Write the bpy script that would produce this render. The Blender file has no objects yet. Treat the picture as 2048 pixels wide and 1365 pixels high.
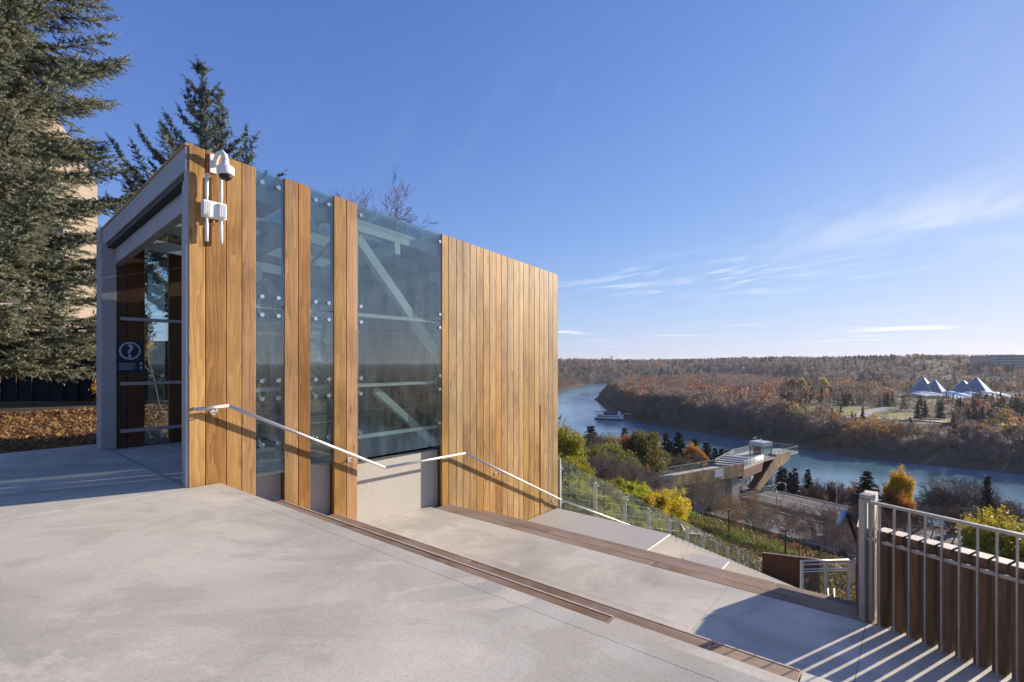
import bpy, bmesh, math, random
import numpy as np
from mathutils import Vector, Matrix
R = math.radians
scn = bpy.context.scene
COL = scn.collection

# ------------------------------------------------------------------ camera
F = 973.0            # focal length in photo pixels (2048 wide)
CX, HY, EYE = 1024.0, 725.0, 1.6
cam = bpy.data.cameras.new('camera')
cam.sensor_width = 36.0
cam.lens = 36.0*F/2048.0
cam.shift_y = (HY-682.5)/2048.0
cam.clip_start = 0.05
cam.clip_end = 30000
camo = bpy.data.objects.new('camera', cam)
camo.location = (0, 0, EYE)
camo.rotation_euler = (R(90), 0, 0)
COL.objects.link(camo)
scn.camera = camo

# ------------------------------------------------------------------ light
SUN_AZ, SUN_EL = 62.0, 17.0          # degrees to the right of the view axis, and up
w = bpy.data.worlds.new('World'); scn.world = w; w.use_nodes = True
nt = w.node_tree; nt.nodes.clear()
def wn(t, **k):
    n = nt.nodes.new(t)
    for a, b in k.items(): setattr(n, a, b)
    return n
def wl(a, b): nt.links.new(a, b)
wout = wn('ShaderNodeOutputWorld'); wbg = wn('ShaderNodeBackground')
sky = wn('ShaderNodeTexSky', sky_type='NISHITA')
sky.sun_disc = False
sky.sun_elevation = R(SUN_EL); sky.sun_rotation = R(SUN_AZ)
sky.altitude = 650; sky.air_density = 1.0; sky.dust_density = 0.25; sky.ozone_density = 2.5
SKYK = 0.105
wbg.inputs['Strength'].default_value = SKYK
# thin high cirrus: streaky noise on the plane of the cloud layer
geo = wn('ShaderNodeNewGeometry'); sep = wn('ShaderNodeSeparateXYZ')
neg = wn('ShaderNodeVectorMath', operation='SCALE'); neg.inputs[3].default_value = -1.0
wl(geo.outputs['Incoming'], neg.inputs[0]); wl(neg.outputs[0], sep.inputs[0])
def wmath(op, a, b):
    n = wn('ShaderNodeMath', operation=op)
    for i, v in enumerate((a, b)):
        if isinstance(v, (int, float)): n.inputs[i].default_value = v
        else: wl(v, n.inputs[i])
    return n.outputs[0]
# wisps over the valley, in azimuth and elevation
azn = wmath('ARCTAN2', sep.outputs[0], sep.outputs[1]); eln = wmath('ADD', sep.outputs[2], 0.0)
def band(x, c, w_):                                   # soft bump
    d = wmath('DIVIDE', wmath('SUBTRACT', x, c), w_); return wmath('POWER', 2.718, wmath('MULTIPLY', wmath('MULTIPLY', d, d), -1.0))
def streak(sx, sy, tilt, seed, lo, hi, det=6, dist=.8):
    cv = wn('ShaderNodeCombineXYZ')
    wl(wmath('ADD', wmath('MULTIPLY', azn, sx), seed), cv.inputs[0])
    wl(wmath('MULTIPLY', wmath('ADD', eln, wmath('MULTIPLY', azn, tilt)), sy), cv.inputs[1])
    n_ = wn('ShaderNodeTexNoise'); n_.inputs['Scale'].default_value = 1; n_.inputs['Detail'].default_value = det
    n_.inputs['Roughness'].default_value = .6; n_.inputs['Distortion'].default_value = dist; wl(cv.outputs[0], n_.inputs['Vector'])
    r = wn('ShaderNodeMapRange'); r.interpolation_type = 'SMOOTHSTEP'; r.inputs[1].default_value = lo; r.inputs[2].default_value = hi
    wl(n_.outputs['Fac'], r.inputs[0]); return r.outputs[0]
w1 = wmath('MULTIPLY', streak(7, 85, -.10, 2.3, .44, .74), wmath('MULTIPLY', band(azn, .36, .24), band(eln, .155, .035)))
w2 = wmath('MULTIPLY', streak(4, 120, .0, 9.1, .55, .70, 4, .3), band(eln, .055, .022))
w3 = wmath('MULTIPLY', streak(5, 16, -.2, 5.7, .36, .74, 4, .4), wmath('MULTIPLY', band(azn, .74, .22), band(eln, .215, .05)))
w4 = wmath('MULTIPLY', streak(3, 9, -1.2, 3.3, .52, .78, 4, .4), band(eln, .40, .14))
cl = wmath('ADD', wmath('ADD', wmath('MULTIPLY', w1, .62), wmath('MULTIPLY', w2, .75)), wmath('ADD', wmath('MULTIPLY', w3, .42), wmath('MULTIPLY', w4, .035)))
cl = wmath('MINIMUM', cl, .85)
mixc = wn('ShaderNodeMix', data_type='RGBA')
mixc.inputs['B'].default_value = (6.0, 6.0, 6.05, 1)
wb = wn('ShaderNodeMix', data_type='RGBA', blend_type='MULTIPLY'); wb.inputs['Factor'].default_value = 1.0   # white balance of the photograph
wb.inputs['B'].default_value = tuple(SKYK*1.46*q for q in (.92, .92, 1.20))+(1,); wl(sky.outputs[0], wb.inputs['A'])
# soft shoulder so that the sky towards the sun keeps its colour, as in the photograph
def vm(op, a, b):
    n_ = wn('ShaderNodeVectorMath', operation=op)
    for i, v in enumerate((a, b)):
        if isinstance(v, tuple): n_.inputs[i].default_value = v
        else: wl(v, n_.inputs[i])
    return n_.outputs[0]
cc_ = wb.outputs['Result']
den = vm('ADD', vm('MULTIPLY', cc_, (.83, 1.02, 1.75)), (1., 1., 1.))
cs_ = vm('DIVIDE', vm('MULTIPLY', cc_, tuple(q/(SKYK*1.46) for q in (.98, 1.15, 1.95))), den)
wl(cl, mixc.inputs['Factor']); wl(cs_, mixc.inputs['A'])
wl(mixc.outputs['Result'], wbg.inputs['Color'])
wl(wbg.outputs[0], wout.inputs[0])

sun = bpy.data.lights.new('sun', 'SUN'); sun.energy = 5.0; sun.angle = R(.53); sun.color = (1, .885, .75)
suno = bpy.data.objects.new('sun', sun); COL.objects.link(suno)
az, el = R(SUN_AZ), R(SUN_EL)
SD = Vector((math.sin(az)*math.cos(el), math.cos(az)*math.cos(el), math.sin(el)))
suno.rotation_euler = SD.to_track_quat('Z', 'Y').to_euler()
suno.location = (20, 10, 30)

scn.view_settings.view_transform = 'Standard'; scn.view_settings.look = 'None'
scn.view_settings.gamma = 1.0; scn.view_settings.use_curve_mapping = False
scn.view_settings.exposure = 0.82
scn.render.engine = 'CYCLES'
scn.cycles.max_bounces = 8; scn.cycles.transparent_max_bounces = 24

# ------------------------------------------------------------------ helpers
rng = np.random.default_rng(7); random.seed(7)
A50 = math.atan2(.77, .638); CA, SA = math.cos(A50), math.sin(A50)
C0 = (-4.12, 6.2)
def W(t, s, z=0.0):                  # pavilion frame: t along the timber wall, s out of the wall
    return Vector((C0[0]+CA*t+SA*s, C0[1]+SA*t-CA*s, z))
def px_plane_s(px, py, s):           # photo pixel on the upright plane s
    r = (px-CX)/F
    k = C0[0]*SA-C0[1]*CA
    Y = (s+k)/(SA*r-CA); X = r*Y
    t = (X-C0[0])*CA+(Y-C0[1])*SA
    return t, EYE-(py-HY)/F*Y
def px_z(px, py, z):                 # photo pixel on a level plane
    Y = (EYE-z)*F/(py-HY); return ((px-CX)/F*Y, Y)
def lerp_tab(x, tab):
    return np.interp(x, [a for a, b in tab], [b for a, b in tab])

def tag(o, label=None, cat=None, group=None, kind=None):
    if label: o['label'] = label
    if cat: o['category'] = cat
    if group: o['group'] = group
    if kind: o['kind'] = kind
    return o
def empty(name, loc, label=None, cat=None, group=None, kind=None):
    o = bpy.data.objects.new(name, None); COL.objects.link(o); o.location = loc
    o.empty_display_size = .2
    return tag(o, label, cat, group, kind)

class MB:
    """collects solids in world coordinates; build() links them as ONE mesh object"""
    def __init__(s): s.v = []; s.f = []; s.sm = []
    def add(s, vs, fs, smooth=False):
        o = len(s.v); s.v += [tuple(v) for v in vs]
        s.f += [tuple(i+o for i in f) for f in fs]; s.sm += [smooth]*len(fs)
        return s
    def hexa(s, p):                  # 8 corners, bottom 4 (ccw seen from above) then top 4
        p = [Vector(q) for q in p]
        fs = [(3,2,1,0),(4,5,6,7),(0,1,5,4),(1,2,6,5),(2,3,7,6),(3,0,4,7)]
        vol = (p[1]-p[0]).cross(p[2]-p[0]).dot(p[4]-p[0])
        if vol < 0: fs = [f[::-1] for f in fs]
        return s.add(p, fs)
    def box(s, x0, x1, y0, y1, z0, z1):
        return s.hexa([(x0,y0,z0),(x1,y0,z0),(x1,y1,z0),(x0,y1,z0),(x0,y0,z1),(x1,y0,z1),(x1,y1,z1),(x0,y1,z1)])
    def tsbox(s, t0, t1, s0, s1, z0, z1, skew=0.0, zt=None):
        q = [(t0,s0),(t1,s0),(t1,s1),(t0,s1)]
        q = [(a+skew*(b-4.8), b) for a, b in q]
        lo = [W(a,b,z0) for a,b in q]
        hi = [W(a,b,z1 if zt is None else zt(a,b)) for a,b in q]
        return s.hexa(lo+hi)
    def bar(s, a, b, wd, ht, up=(0,0,1)):     # rectangular bar from a to b
        a, b = Vector(a), Vector(b); d = (b-a).normalized(); up = Vector(up)
        x = d.cross(up)
        if x.length < 1e-4: x = d.cross(Vector((1,0,0)))
        x.normalize(); y = x.cross(d).normalized()
        x = x*(wd/2); y = y*(ht/2)
        return s.hexa([a-x-y, a+x-y, b+x-y, b-x-y, a-x+y, a+x+y, b+x+y, b-x+y])
    def tube(s, pts, r, n=8, cap=True, smooth=True):
        pts = [Vector(p) for p in pts]; rs = r if isinstance(r, (list, tuple)) else [r]*len(pts)
        vs = []; prev = None
        for i, p in enumerate(pts):
            d = (pts[min(i+1, len(pts)-1)]-pts[max(i-1, 0)]).normalized()
            if prev is None:
                x = d.cross(Vector((0,0,1)))
                if x.length < 1e-3: x = d.cross(Vector((1,0,0)))
            else: x = prev-d*prev.dot(d)
            x.normalize(); y = d.cross(x); prev = x
            for k in range(n):
                a = 2*math.pi*k/n
                vs.append(p+(x*math.cos(a)+y*math.sin(a))*rs[i])
        fs = []
        for i in range(len(pts)-1):
            for k in range(n):
                a = i*n+k; b = i*n+(k+1) % n
                fs.append((a, b, b+n, a+n))
        s.add(vs, fs, smooth)
        if cap:
            o = len(s.v)-len(vs)
            s.f += [tuple(o+k for k in range(n))[::-1], tuple(len(s.v)-n+k for k in range(n))]; s.sm += [False, False]
        return s
    def lathe(s, c, axis, prof, n=16):       # prof: (along, radius)
        c = Vector(c); d = Vector(axis).normalized()
        x = d.cross(Vector((0,0,1)))
        if x.length < 1e-3: x = d.cross(Vector((1,0,0)))
        x.normalize(); y = d.cross(x)
        vs = []
        for h, r in prof:
            for k in range(n):
                a = 2*math.pi*k/n
                vs.append(c+d*h+(x*math.cos(a)+y*math.sin(a))*r)
        fs = []
        for i in range(len(prof)-1):
            for k in range(n):
                a = i*n+k; b = i*n+(k+1) % n
                fs.append((a, b, b+n, a+n))
        fs2 = [tuple(range(n))[::-1], tuple((len(prof)-1)*n+k for k in range(n))]
        s.add(vs, fs, True); o = len(s.v)-len(vs)
        s.f += [tuple(o+i for i in f) for f in fs2]; s.sm += [False, False]
        return s
    def prism(s, poly, d):           # polygon (3-D points) extruded by vector d
        p = [Vector(q) for q in poly]; d = Vector(d); n = len(p)
        vs = p+[q+d for q in p]
        nrm = sum(((p[i]-p[0]).cross(p[(i+1) % n]-p[0]) for i in range(1, n-1)), Vector((0,0,0)))
        fs = [tuple(range(n))[::-1], tuple(range(n, 2*n))]+[(i, (i+1) % n, (i+1) % n+n, i+n) for i in range(n)]
        if nrm.dot(d) < 0: fs = [f[::-1] for f in fs]
        return s.add(vs, fs)
    def mesh(s, name, loc=(0,0,0)):
        me = bpy.data.meshes.new(name); l = Vector(loc)
        me.from_pydata([tuple(Vector(v)-l) for v in s.v], [], s.f)
        me.polygons.foreach_set('use_smooth', s.sm); me.update(); return me
    def build(s, name, mat, parent=None, loc=None, bevel=0):
        L = Vector(loc) if loc is not None else Vector((0,0,0))
        if parent is not None:
            L = parent.location.copy(); q = parent.parent
            while q is not None: L += q.location; q = q.parent
        me = s.mesh(name, L)
        me.materials.append(mat)
        o = bpy.data.objects.new(name, me); COL.objects.link(o)
        if parent is not None: o.parent = parent
        else: o.location = L
        if bevel:
            m = o.modifiers.new('bevel', 'BEVEL'); m.width = bevel; m.segments = 1; m.limit_method = 'ANGLE'
        return o

def soup(name, v, tri, mat, col=None, smooth=False):
    """numpy triangles to a mesh datablock"""
    me = bpy.data.meshes.new(name)
    v = np.asarray(v, np.float32); tri = np.asarray(tri, np.int32)
    me.vertices.add(len(v)); me.vertices.foreach_set('co', v.ravel())
    me.loops.add(tri.size); me.loops.foreach_set('vertex_index', tri.ravel())
    me.polygons.add(len(tri))
    me.polygons.foreach_set('loop_start', np.arange(0, tri.size, 3, dtype=np.int32))
    me.polygons.foreach_set('loop_total', np.full(len(tri), 3, np.int32))
    if col is not None:
        a = me.color_attributes.new('Col', 'FLOAT_COLOR', 'POINT')
        c = np.ones((len(v), 4), np.float32); c[:, :3] = col
        a.data.foreach_set('color', c.ravel())
    me.materials.append(mat); me.update(calc_edges=True)
    return me
def link(name, me, loc=(0,0,0), parent=None):
    o = bpy.data.objects.new(name, me); COL.objects.link(o)
    o.location = loc
    if parent is not None: o.parent = parent
    return o

# ------------------------------------------------------------------ materials
class NT:
    def __init__(s, name):
        s.m = bpy.data.materials.new(name); s.m.use_nodes = True
        s.t = s.m.node_tree; s.t.nodes.clear()
        s.out = s.n('ShaderNodeOutputMaterial')
    def n(s, ty, **k):
        x = s.t.nodes.new(ty)
        for a, b in k.items(): setattr(x, a, b)
        return x
    def l(s, a, b): s.t.links.new(a, b)
    def put(s, sock, v):
        if isinstance(v, (int, float)): sock.default_value = v
        elif isinstance(v, (tuple, list)):
            sock.default_value = tuple(v)+((1,) if len(v) == 3 and sock.type == 'RGBA' else ())
        else: s.l(v, sock)
    def pbsdf(s, col, rough=.5, metal=0, spec=.5):
        p = s.n('ShaderNodeBsdfPrincipled')
        s.put(p.inputs['Base Color'], col); s.put(p.inputs['Roughness'], rough)
        p.inputs['Metallic'].default_value = metal; s.put(p.inputs['Specular IOR Level'], spec)
        return p
    def coord(s, kind='Object', scale=(1,1,1), rot=(0,0,0), off=None):
        c = s.n('ShaderNodeTexCoord'); m = s.n('ShaderNodeMapping')
        m.inputs['Scale'].default_value = scale; m.inputs['Rotation'].default_value = rot
        v = c.outputs[kind]
        if off is not None:
            a = s.n('ShaderNodeVectorMath', operation='ADD'); s.l(v, a.inputs[0]); s.l(off, a.inputs[1]); v = a.outputs[0]
        s.l(v, m.inputs[0]); return m.outputs[0]
    def noise(s, vec, scale=1, det=4, rough=.5, dist=0):
        n = s.n('ShaderNodeTexNoise'); s.l(vec, n.inputs['Vector'])
        n.inputs['Scale'].default_value = scale; n.inputs['Detail'].default_value = det
        n.inputs['Roughness'].default_value = rough; n.inputs['Distortion'].default_value = dist
        return n.outputs['Fac']
    def ramp(s, fac, stops):
        r = s.n('ShaderNodeValToRGB'); s.l(fac, r.inputs[0]); e = r.color_ramp.elements
        while len(e) < len(stops): e.new(.5)
        for i, (p, c) in enumerate(stops):
            e[i].position = p; e[i].color = tuple(c)+(1,) if len(c) == 3 else c
        return r.outputs[0]
    def mix(s, fac, a, b, mode='MIX'):
        m = s.n('ShaderNodeMix', data_type='RGBA', blend_type=mode)
        s.put(m.inputs['Factor'], fac); s.put(m.inputs['A'], a); s.put(m.inputs['B'], b)
        return m.outputs['Result']
    def rng(s, fac, a, b, c, d):
        m = s.n('ShaderNodeMapRange'); s.l(fac, m.inputs[0])
        for i, v in enumerate((a, b, c, d)): m.inputs[i+1].default_value = v
        return m.outputs[0]
    def math(s, op, a, b=0.0):
        m = s.n('ShaderNodeMath', operation=op); s.put(m.inputs[0], a); s.put(m.inputs[1], b); return m.outputs[0]
    def rand(s): return s.n('ShaderNodeObjectInfo').outputs['Random']
    def randvec(s, k=37.0):
        c = s.n('ShaderNodeCombineXYZ'); r = s.rand()
        for i, f in enumerate((1, 1.7, 2.3)): s.l(s.math('MULTIPLY', r, k*f), c.inputs[i])
        return c.outputs[0]
    def bump(s, h, strength=.3, dist=.01):
        b = s.n('ShaderNodeBump'); b.inputs['Strength'].default_value = strength
        b.inputs['Distance'].default_value = dist; s.l(h, b.inputs['Height']); return b.outputs[0]
    def done(s, sh): s.l(sh, s.out.inputs['Surface']); return s.m

def mat_plain(name, col, rough=.5, metal=0, var=.12, scale=6, bump=0):
    n = NT(name); v = n.coord('Object')
    f = n.noise(v, scale, 5, .6)
    c = n.mix(1.0, col, n.ramp(f, [(.25, (1-var,)*3), (.75, (1+var*.6,)*3)]), 'MULTIPLY')
    p = n.pbsdf(c, n.rng(f, .3, .7, max(rough-.08, .02), min(rough+.1, 1)), metal)
    if bump: n.l(n.bump(f, bump, .01), p.inputs['Normal'])
    return n.done(p.outputs[0])

def mat_wood(name, stops, axis='z', k=1.0, rough=.55, wear=0.0, zrot=0.0):
    """grain runs along one axis; every board (object) gets its own offset and tone"""
    n = NT(name)
    sc = {'z': (26, 26, .9), 's': (26, .9, 26)}[axis]
    off = n.randvec()
    c = n.n('ShaderNodeTexCoord'); v = c.outputs['Object']
    if zrot:
        mr = n.n('ShaderNodeMapping'); mr.vector_type = 'POINT'; mr.inputs['Rotation'].default_value = (0, 0, zrot)
        n.l(v, mr.inputs[0]); v = mr.outputs[0]
    a = n.n('ShaderNodeVectorMath', operation='ADD'); n.l(v, a.inputs[0]); n.l(off, a.inputs[1])
    def mapped(scale):
        m = n.n('ShaderNodeMapping'); m.inputs['Scale'].default_value = scale; n.l(a.outputs[0], m.inputs[0]); return m.outputs[0]
    def sca(f): return tuple(q*f for q in sc)
    broad = n.noise(mapped(sca(.16)), 1, 3, .5)
    # cathedral grain: rings bent by slow noise
    rings = n.n('ShaderNodeTexWave', wave_type='BANDS', bands_direction='X' if axis == 'z' else 'X', wave_profile='SAW')
    n.l(mapped((4.6, 4.6, .5) if axis == 'z' else (4.6, .5, 4.6)), rings.inputs['Vector']); rings.inputs['Scale'].default_value = 1.5
    rings.inputs['Distortion'].default_value = 15; rings.inputs['Detail'].default_value = 2.2
    rings.inputs['Detail Scale'].default_value = 1.0; rings.inputs['Detail Roughness'].default_value = .5
    fine = n.noise(mapped(sca(2.6)), 1, 5, .6)
    g = n.math('ADD', n.math('MULTIPLY', broad, .52), n.math('ADD', n.math('MULTIPLY', rings.outputs['Fac'], .19), n.math('MULTIPLY', fine, .31)))
    col = n.ramp(g, stops)
    r = n.rand()
    h = n.n('ShaderNodeHueSaturation'); n.l(col, h.inputs['Color'])
    n.l(n.rng(r, 0, 1, .493, .506), h.inputs['Hue'])
    r2 = n.math('FRACT', n.math('MULTIPLY', r, 17.31)); r3 = n.math('FRACT', n.math('MULTIPLY', r, 91.7))
    n.l(n.rng(r2, 0, 1, .92, 1.12), h.inputs['Saturation']); n.l(n.rng(r3, 0, 1, .78*k, 1.16*k), h.inputs['Value'])
    col = h.outputs[0]
    pt = n.noise(mapped((1.1, 1.1, .8)), 1, 4, .6)
    col = n.mix(1, col, n.ramp(pt, [(.32, (.66, .60, .53)), (.50, (1, 1, 1)), (.68, (1.18, 1.19, 1.24))]), 'MULTIPLY')
    # knots
    kn = n.n('ShaderNodeTexVoronoi'); n.l(mapped(tuple(q*f for q, f in zip(sc, (.22, .22, 1.6) if axis == 'z' else (.22, 1.6, .22)))), kn.inputs['Vector'])
    kn.inputs['Scale'].default_value = 1.0
    kf = n.rng(kn.outputs['Distance'], .06, .16, .7, 0)
    col = n.mix(kf, col, (.12, .055, .02))
    if wear:
        wf = n.noise(mapped((2.2, 2.2, 2.2)), 1, 6, .65)
        col = n.mix(n.rng(wf, .38, .66, 0, wear), col, (.36, .30, .26))
    p = n.pbsdf(col, n.rng(fine, .3, .7, rough-.1, rough+.15), 0, .35)
    n.l(n.bump(n.math('ADD', fine, rings.outputs['Fac']), .25, .003), p.inputs['Normal'])
    return n.done(p.outputs[0])

def mat_concrete(name, base, var=.25, stain=.35, k=1.0, rough=.62, coord='Object', swirl=.5):
    n = NT(name); v = n.coord(coord)
    big = n.noise(v, .55*k, 5, .55, .8)
    # trowel marks: stretched, strongly warped noise
    v2 = n.coord(coord, (1.0, 1.5, 1), (0, 0, R(35)))
    sw = n.noise(v2, .8*k, 7, .66, 1.1)
    fine = n.noise(v, 45*k, 5, .7)
    speck = n.noise(v, 160*k, 2, .5)
    c = n.mix(1, base, n.ramp(big, [(.3, (1-var*.8,)*3), (.52, (1, 1, 1)), (.72, (1+var*.45,)*3)]), 'MULTIPLY')
    c = n.mix(n.rng(sw, .50, .60, 0, stain), c, tuple(b*f for b, f in zip(base, (.66, .65, .62))))
    c = n.mix(n.rng(sw, .44, .36, 0, swirl), c, tuple(min(b*f, .9) for b, f in zip(base, (1.28, 1.27, 1.24))))
    c = n.mix(1, c, n.ramp(fine, [(.3, (.86, .86, .86)), (.7, (1.09, 1.09, 1.09))]), 'MULTIPLY')
    pit = n.noise(v, 6.5*k, 6, .75)
    c = n.mix(n.rng(pit, .60, .72, 0, .30), c, tuple(b*.62 for b in base))
    c = n.mix(n.rng(speck, .66, .76, 0, .5), c, (.16, .15, .14))
    p = n.pbsdf(c, n.rng(sw, .35, .65, rough-.14, rough+.16), 0, .4)
    h = n.math('ADD', n.math('MULTIPLY', fine, .6), n.math('MULTIPLY', sw, 1.2))
    n.l(n.bump(h, .28, .006), p.inputs['Normal'])
    return n.done(p.outputs[0])

def mat_glass(name, tint, ior=1.5, dirt=.06, refl=1.0):
    """a thin pane: fresnel mirror over a tinted see-through sheet with a film of dust"""
    n = NT(name); v = n.coord('Object')
    fr = n.n('ShaderNodeFresnel'); bf = n.n('ShaderNodeNewGeometry').outputs['Backfacing']
    n.l(n.rng(bf, 0, 1, ior, 1/ior), fr.inputs['IOR'])          # same mirror on both faces of the sheet
    tr = n.n('ShaderNodeBsdfTransparent'); tr.inputs[0].default_value = tuple(tint)+(1,)
    gl = n.n('ShaderNodeBsdfGlossy'); gl.inputs['Roughness'].default_value = .012
    gl.inputs['Color'].default_value = (.93, .97, .97, 1)
    df = n.n('ShaderNodeBsdfDiffuse'); df.inputs[0].default_value = (.55, .60, .58, 1)
    m0 = n.n('ShaderNodeMixShader')
    d = n.noise(n.coord('Object', (3, 3, .7)), 2, 6, .65)
    n.l(n.rng(d, .4, .8, dirt*.3, dirt*1.6), m0.inputs[0])
    n.l(tr.outputs[0], m0.inputs[1]); n.l(df.outputs[0], m0.inputs[2])
    m1 = n.n('ShaderNodeMixShader'); n.l(n.math('MULTIPLY', fr.outputs[0], refl), m1.inputs[0])
    n.l(m0.outputs[0], m1.inputs[1]); n.l(gl.outputs[0], m1.inputs[2])
    return n.done(m1.outputs[0])

def mat_leaf(name, trans=.35, rough=.6):
    n = NT(name)
    a = n.n('ShaderNodeAttribute', attribute_name='Col'); oi = n.n('ShaderNodeObjectInfo')
    c = n.mix(1, a.outputs['Color'], oi.outputs['Color'], 'MULTIPLY')
    h = n.n('ShaderNodeHueSaturation'); n.l(c, h.inputs['Color'])
    n.l(n.rng(oi.outputs['Random'], 0, 1, .485, .515), h.inputs['Hue'])
    n.l(n.rng(oi.outputs['Random'], 0, 1, .85, 1.15), h.inputs['Value'])
    p = n.pbsdf(h.outputs[0], rough, 0, .25)
    t = n.n('ShaderNodeBsdfTranslucent'); n.l(h.outputs[0], t.inputs[0])
    m = n.n('ShaderNodeMixShader'); m.inputs[0].default_value = trans
    n.l(p.outputs[0], m.inputs[1]); n.l(t.outputs[0], m.inputs[2])
    return n.done(m.outputs[0])

M = {}
M['board'] = mat_wood('cedar_board', [(.24, (.18, .082, .026)), (.45, (.325, .168, .055)), (.60, (.42, .235, .085)), (.80, (.50, .31, .13))])
M['board_pale'] = mat_wood('cedar_board_pale', [(.24, (.19, .095, .030)), (.45, (.325, .182, .058)), (.60, (.42, .255, .090)), (.80, (.52, .345, .145))])
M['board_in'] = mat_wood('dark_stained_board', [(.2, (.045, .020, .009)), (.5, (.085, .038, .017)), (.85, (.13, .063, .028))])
M['tread'] = mat_wood('weathered_tread', [(.2, (.15, .085, .045)), (.45, (.25, .158, .092)), (.65, (.34, .232, .148)), (.9, (.46, .345, .24))], axis='s', wear=.45, rough=.65, zrot=-A50)
M['fin'] = mat_wood('brown_timber_fin', [(.2, (.08, .042, .023)), (.5, (.15, .083, .046)), (.85, (.23, .135, .078))])
M['fin_top'] = mat_plain('pale_end_grain', (.72, .62, .48), .7, 0, .15, 30)
M['lit_nosing'] = mat_plain('sunlit_nosing_strip', (.62, .50, .38), .5, 0, .2, 8)  # pale colour stands in for sun catching the tread edges
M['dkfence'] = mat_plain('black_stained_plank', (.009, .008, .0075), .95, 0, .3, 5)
M['floor'] = mat_concrete('trowelled_concrete', (.575, .522, .418), .40, .44, 1.0, swirl=.60)
M['conc'] = mat_concrete('smooth_concrete', (.47, .43, .37), .10, .14, .8, .6, swirl=.12)
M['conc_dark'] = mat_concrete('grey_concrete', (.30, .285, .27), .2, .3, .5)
M['joint'] = mat_plain('joint_filler', (.07, .065, .06), .9)
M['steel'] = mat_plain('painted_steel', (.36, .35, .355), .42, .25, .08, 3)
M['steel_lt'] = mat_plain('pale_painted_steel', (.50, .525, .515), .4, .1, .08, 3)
M['galv'] = mat_plain('galvanised_steel', (.33, .32, .30), .46, .55, .22, 9)
M['inox'] = mat_plain('brushed_stainless', (.60, .59, .57), .46, .6, .08, 12)
M['chrome'] = mat_plain('polished_bolt', (.80, .80, .80), .16, 1.0, .05, 20)
M['white'] = mat_plain('white_plastic', (.78, .78, .76), .38, 0, .04, 5)
M['white_dirty'] = mat_plain('white_paint', (.74, .73, .70), .5, 0, .12, 2)
M['black'] = mat_plain('black_plastic', (.012, .012, .014), .12, 0, .05)
M['dark'] = mat_plain('dark_metal', (.035, .034, .035), .5, .3)
M['navy'] = mat_plain('navy_sign_face', (.012, .016, .032), .3, 0, .05)
M['signink'] = mat_plain('pale_sign_ink', (.38, .42, .52), .5, 0, .03)
M['glass'] = mat_glass('green_tinted_glass', (.82, .90, .885), 1.52, .05, 2.3)
M['guard'] = mat_glass('guard_glass', (.90, .96, .93), 1.5, .05, .5)
M['corten'] = mat_plain('rusted_steel', (.16, .065, .035), .8, .1, .4, 4, .2)
# ------------------------------------------------------------------ terrain
WZ = -48.0
NEAR_BANK = [(560,-505),(425,-300),(293,-100),(227,0),(162,100),(129,150),(96,200),(63,250),(32,300),(17,400),(20,550),(45,700),(82,830),(149,1027),(172,1125)]
FAR_BANK = [(250,1140),(330,1135),(345,1060),(320,1000),(219,975),(152,818),(108,648),(97,500),(95,412),(149,305),(178,249),(225,213.5),(302,96),(366,0),(563,-300),(700,-505)]
RIVER = np.array(NEAR_BANK+FAR_BANK, float)
def poly_dist(P, poly):
    """signed distance, positive outside"""
    x, y = P[:, 0], P[:, 1]; n = len(poly); best = np.full(len(P), 1e18); inside = np.zeros(len(P), bool)
    for i in range(n):
        a, b = poly[i], poly[(i+1) % n]; d = b-a
        u = np.clip(((x-a[0])*d[0]+(y-a[1])*d[1])/(d@d), 0, 1)
        best = np.minimum(best, (x-a[0]-u*d[0])**2+(y-a[1]-u*d[1])**2)
        c = ((a[1] > y) != (b[1] > y))
        with np.errstate(divide='ignore', invalid='ignore'):
            xi = (b[0]-a[0])*(y-a[1])/(b[1]-a[1])+a[0]
        inside ^= c & (x < xi)
    dist = np.sqrt(best); dist[inside] *= -1
    return dist
def vnoise(x, y, s, seed=0):
    """smooth value noise"""
    x = x/s+seed*17.3; y = y/s+seed*9.1
    xi, yi = np.floor(x).astype(int), np.floor(y).astype(int); fx, fy = x-xi, y-yi
    fx = fx*fx*(3-2*fx); fy = fy*fy*(3-2*fy)
    def hsh(a, b):
        q = (a*374761393+b*668265263+seed*974711) & 0x7fffffff
        q = ((q ^ (q >> 13))*1274126177) & 0x7fffffff
        return (q % 10007)/10007.0
    return (hsh(xi, yi)*(1-fx)+hsh(xi+1, yi)*fx)*(1-fy)+(hsh(xi, yi+1)*(1-fx)+hsh(xi+1, yi+1)*fx)*fy
NEARP = [(-60,-.1),(-.6,-.12),(.2,-1.0),(1.6,-1.9),(5,-2.9),(9.6,-3.9),(17.2,-7.0),(23,-9.5),(29,-11.2),(45,-15.7),(58,-19.5),(70,-24.0),(98,-24.5),(110,-29.5),(130,-36),(150,-41),(184,-46.5),(190,-48.3),(200,-51)]
FARP = [(-20,-51),(0,-48.2),(12,-46.2),(24,-42.5),(38,-40),(60,-39.5),(2000,-38)]
def is_far(x, y):
    return (.835*x+.55*y > 247) & ((y < 1060) | (x > 300)) & (x > np.interp(y, [0,300,412,550,700,830,980,1060],[60,60,60,60,75,118,185,230])) | (y > 1128) 
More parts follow.
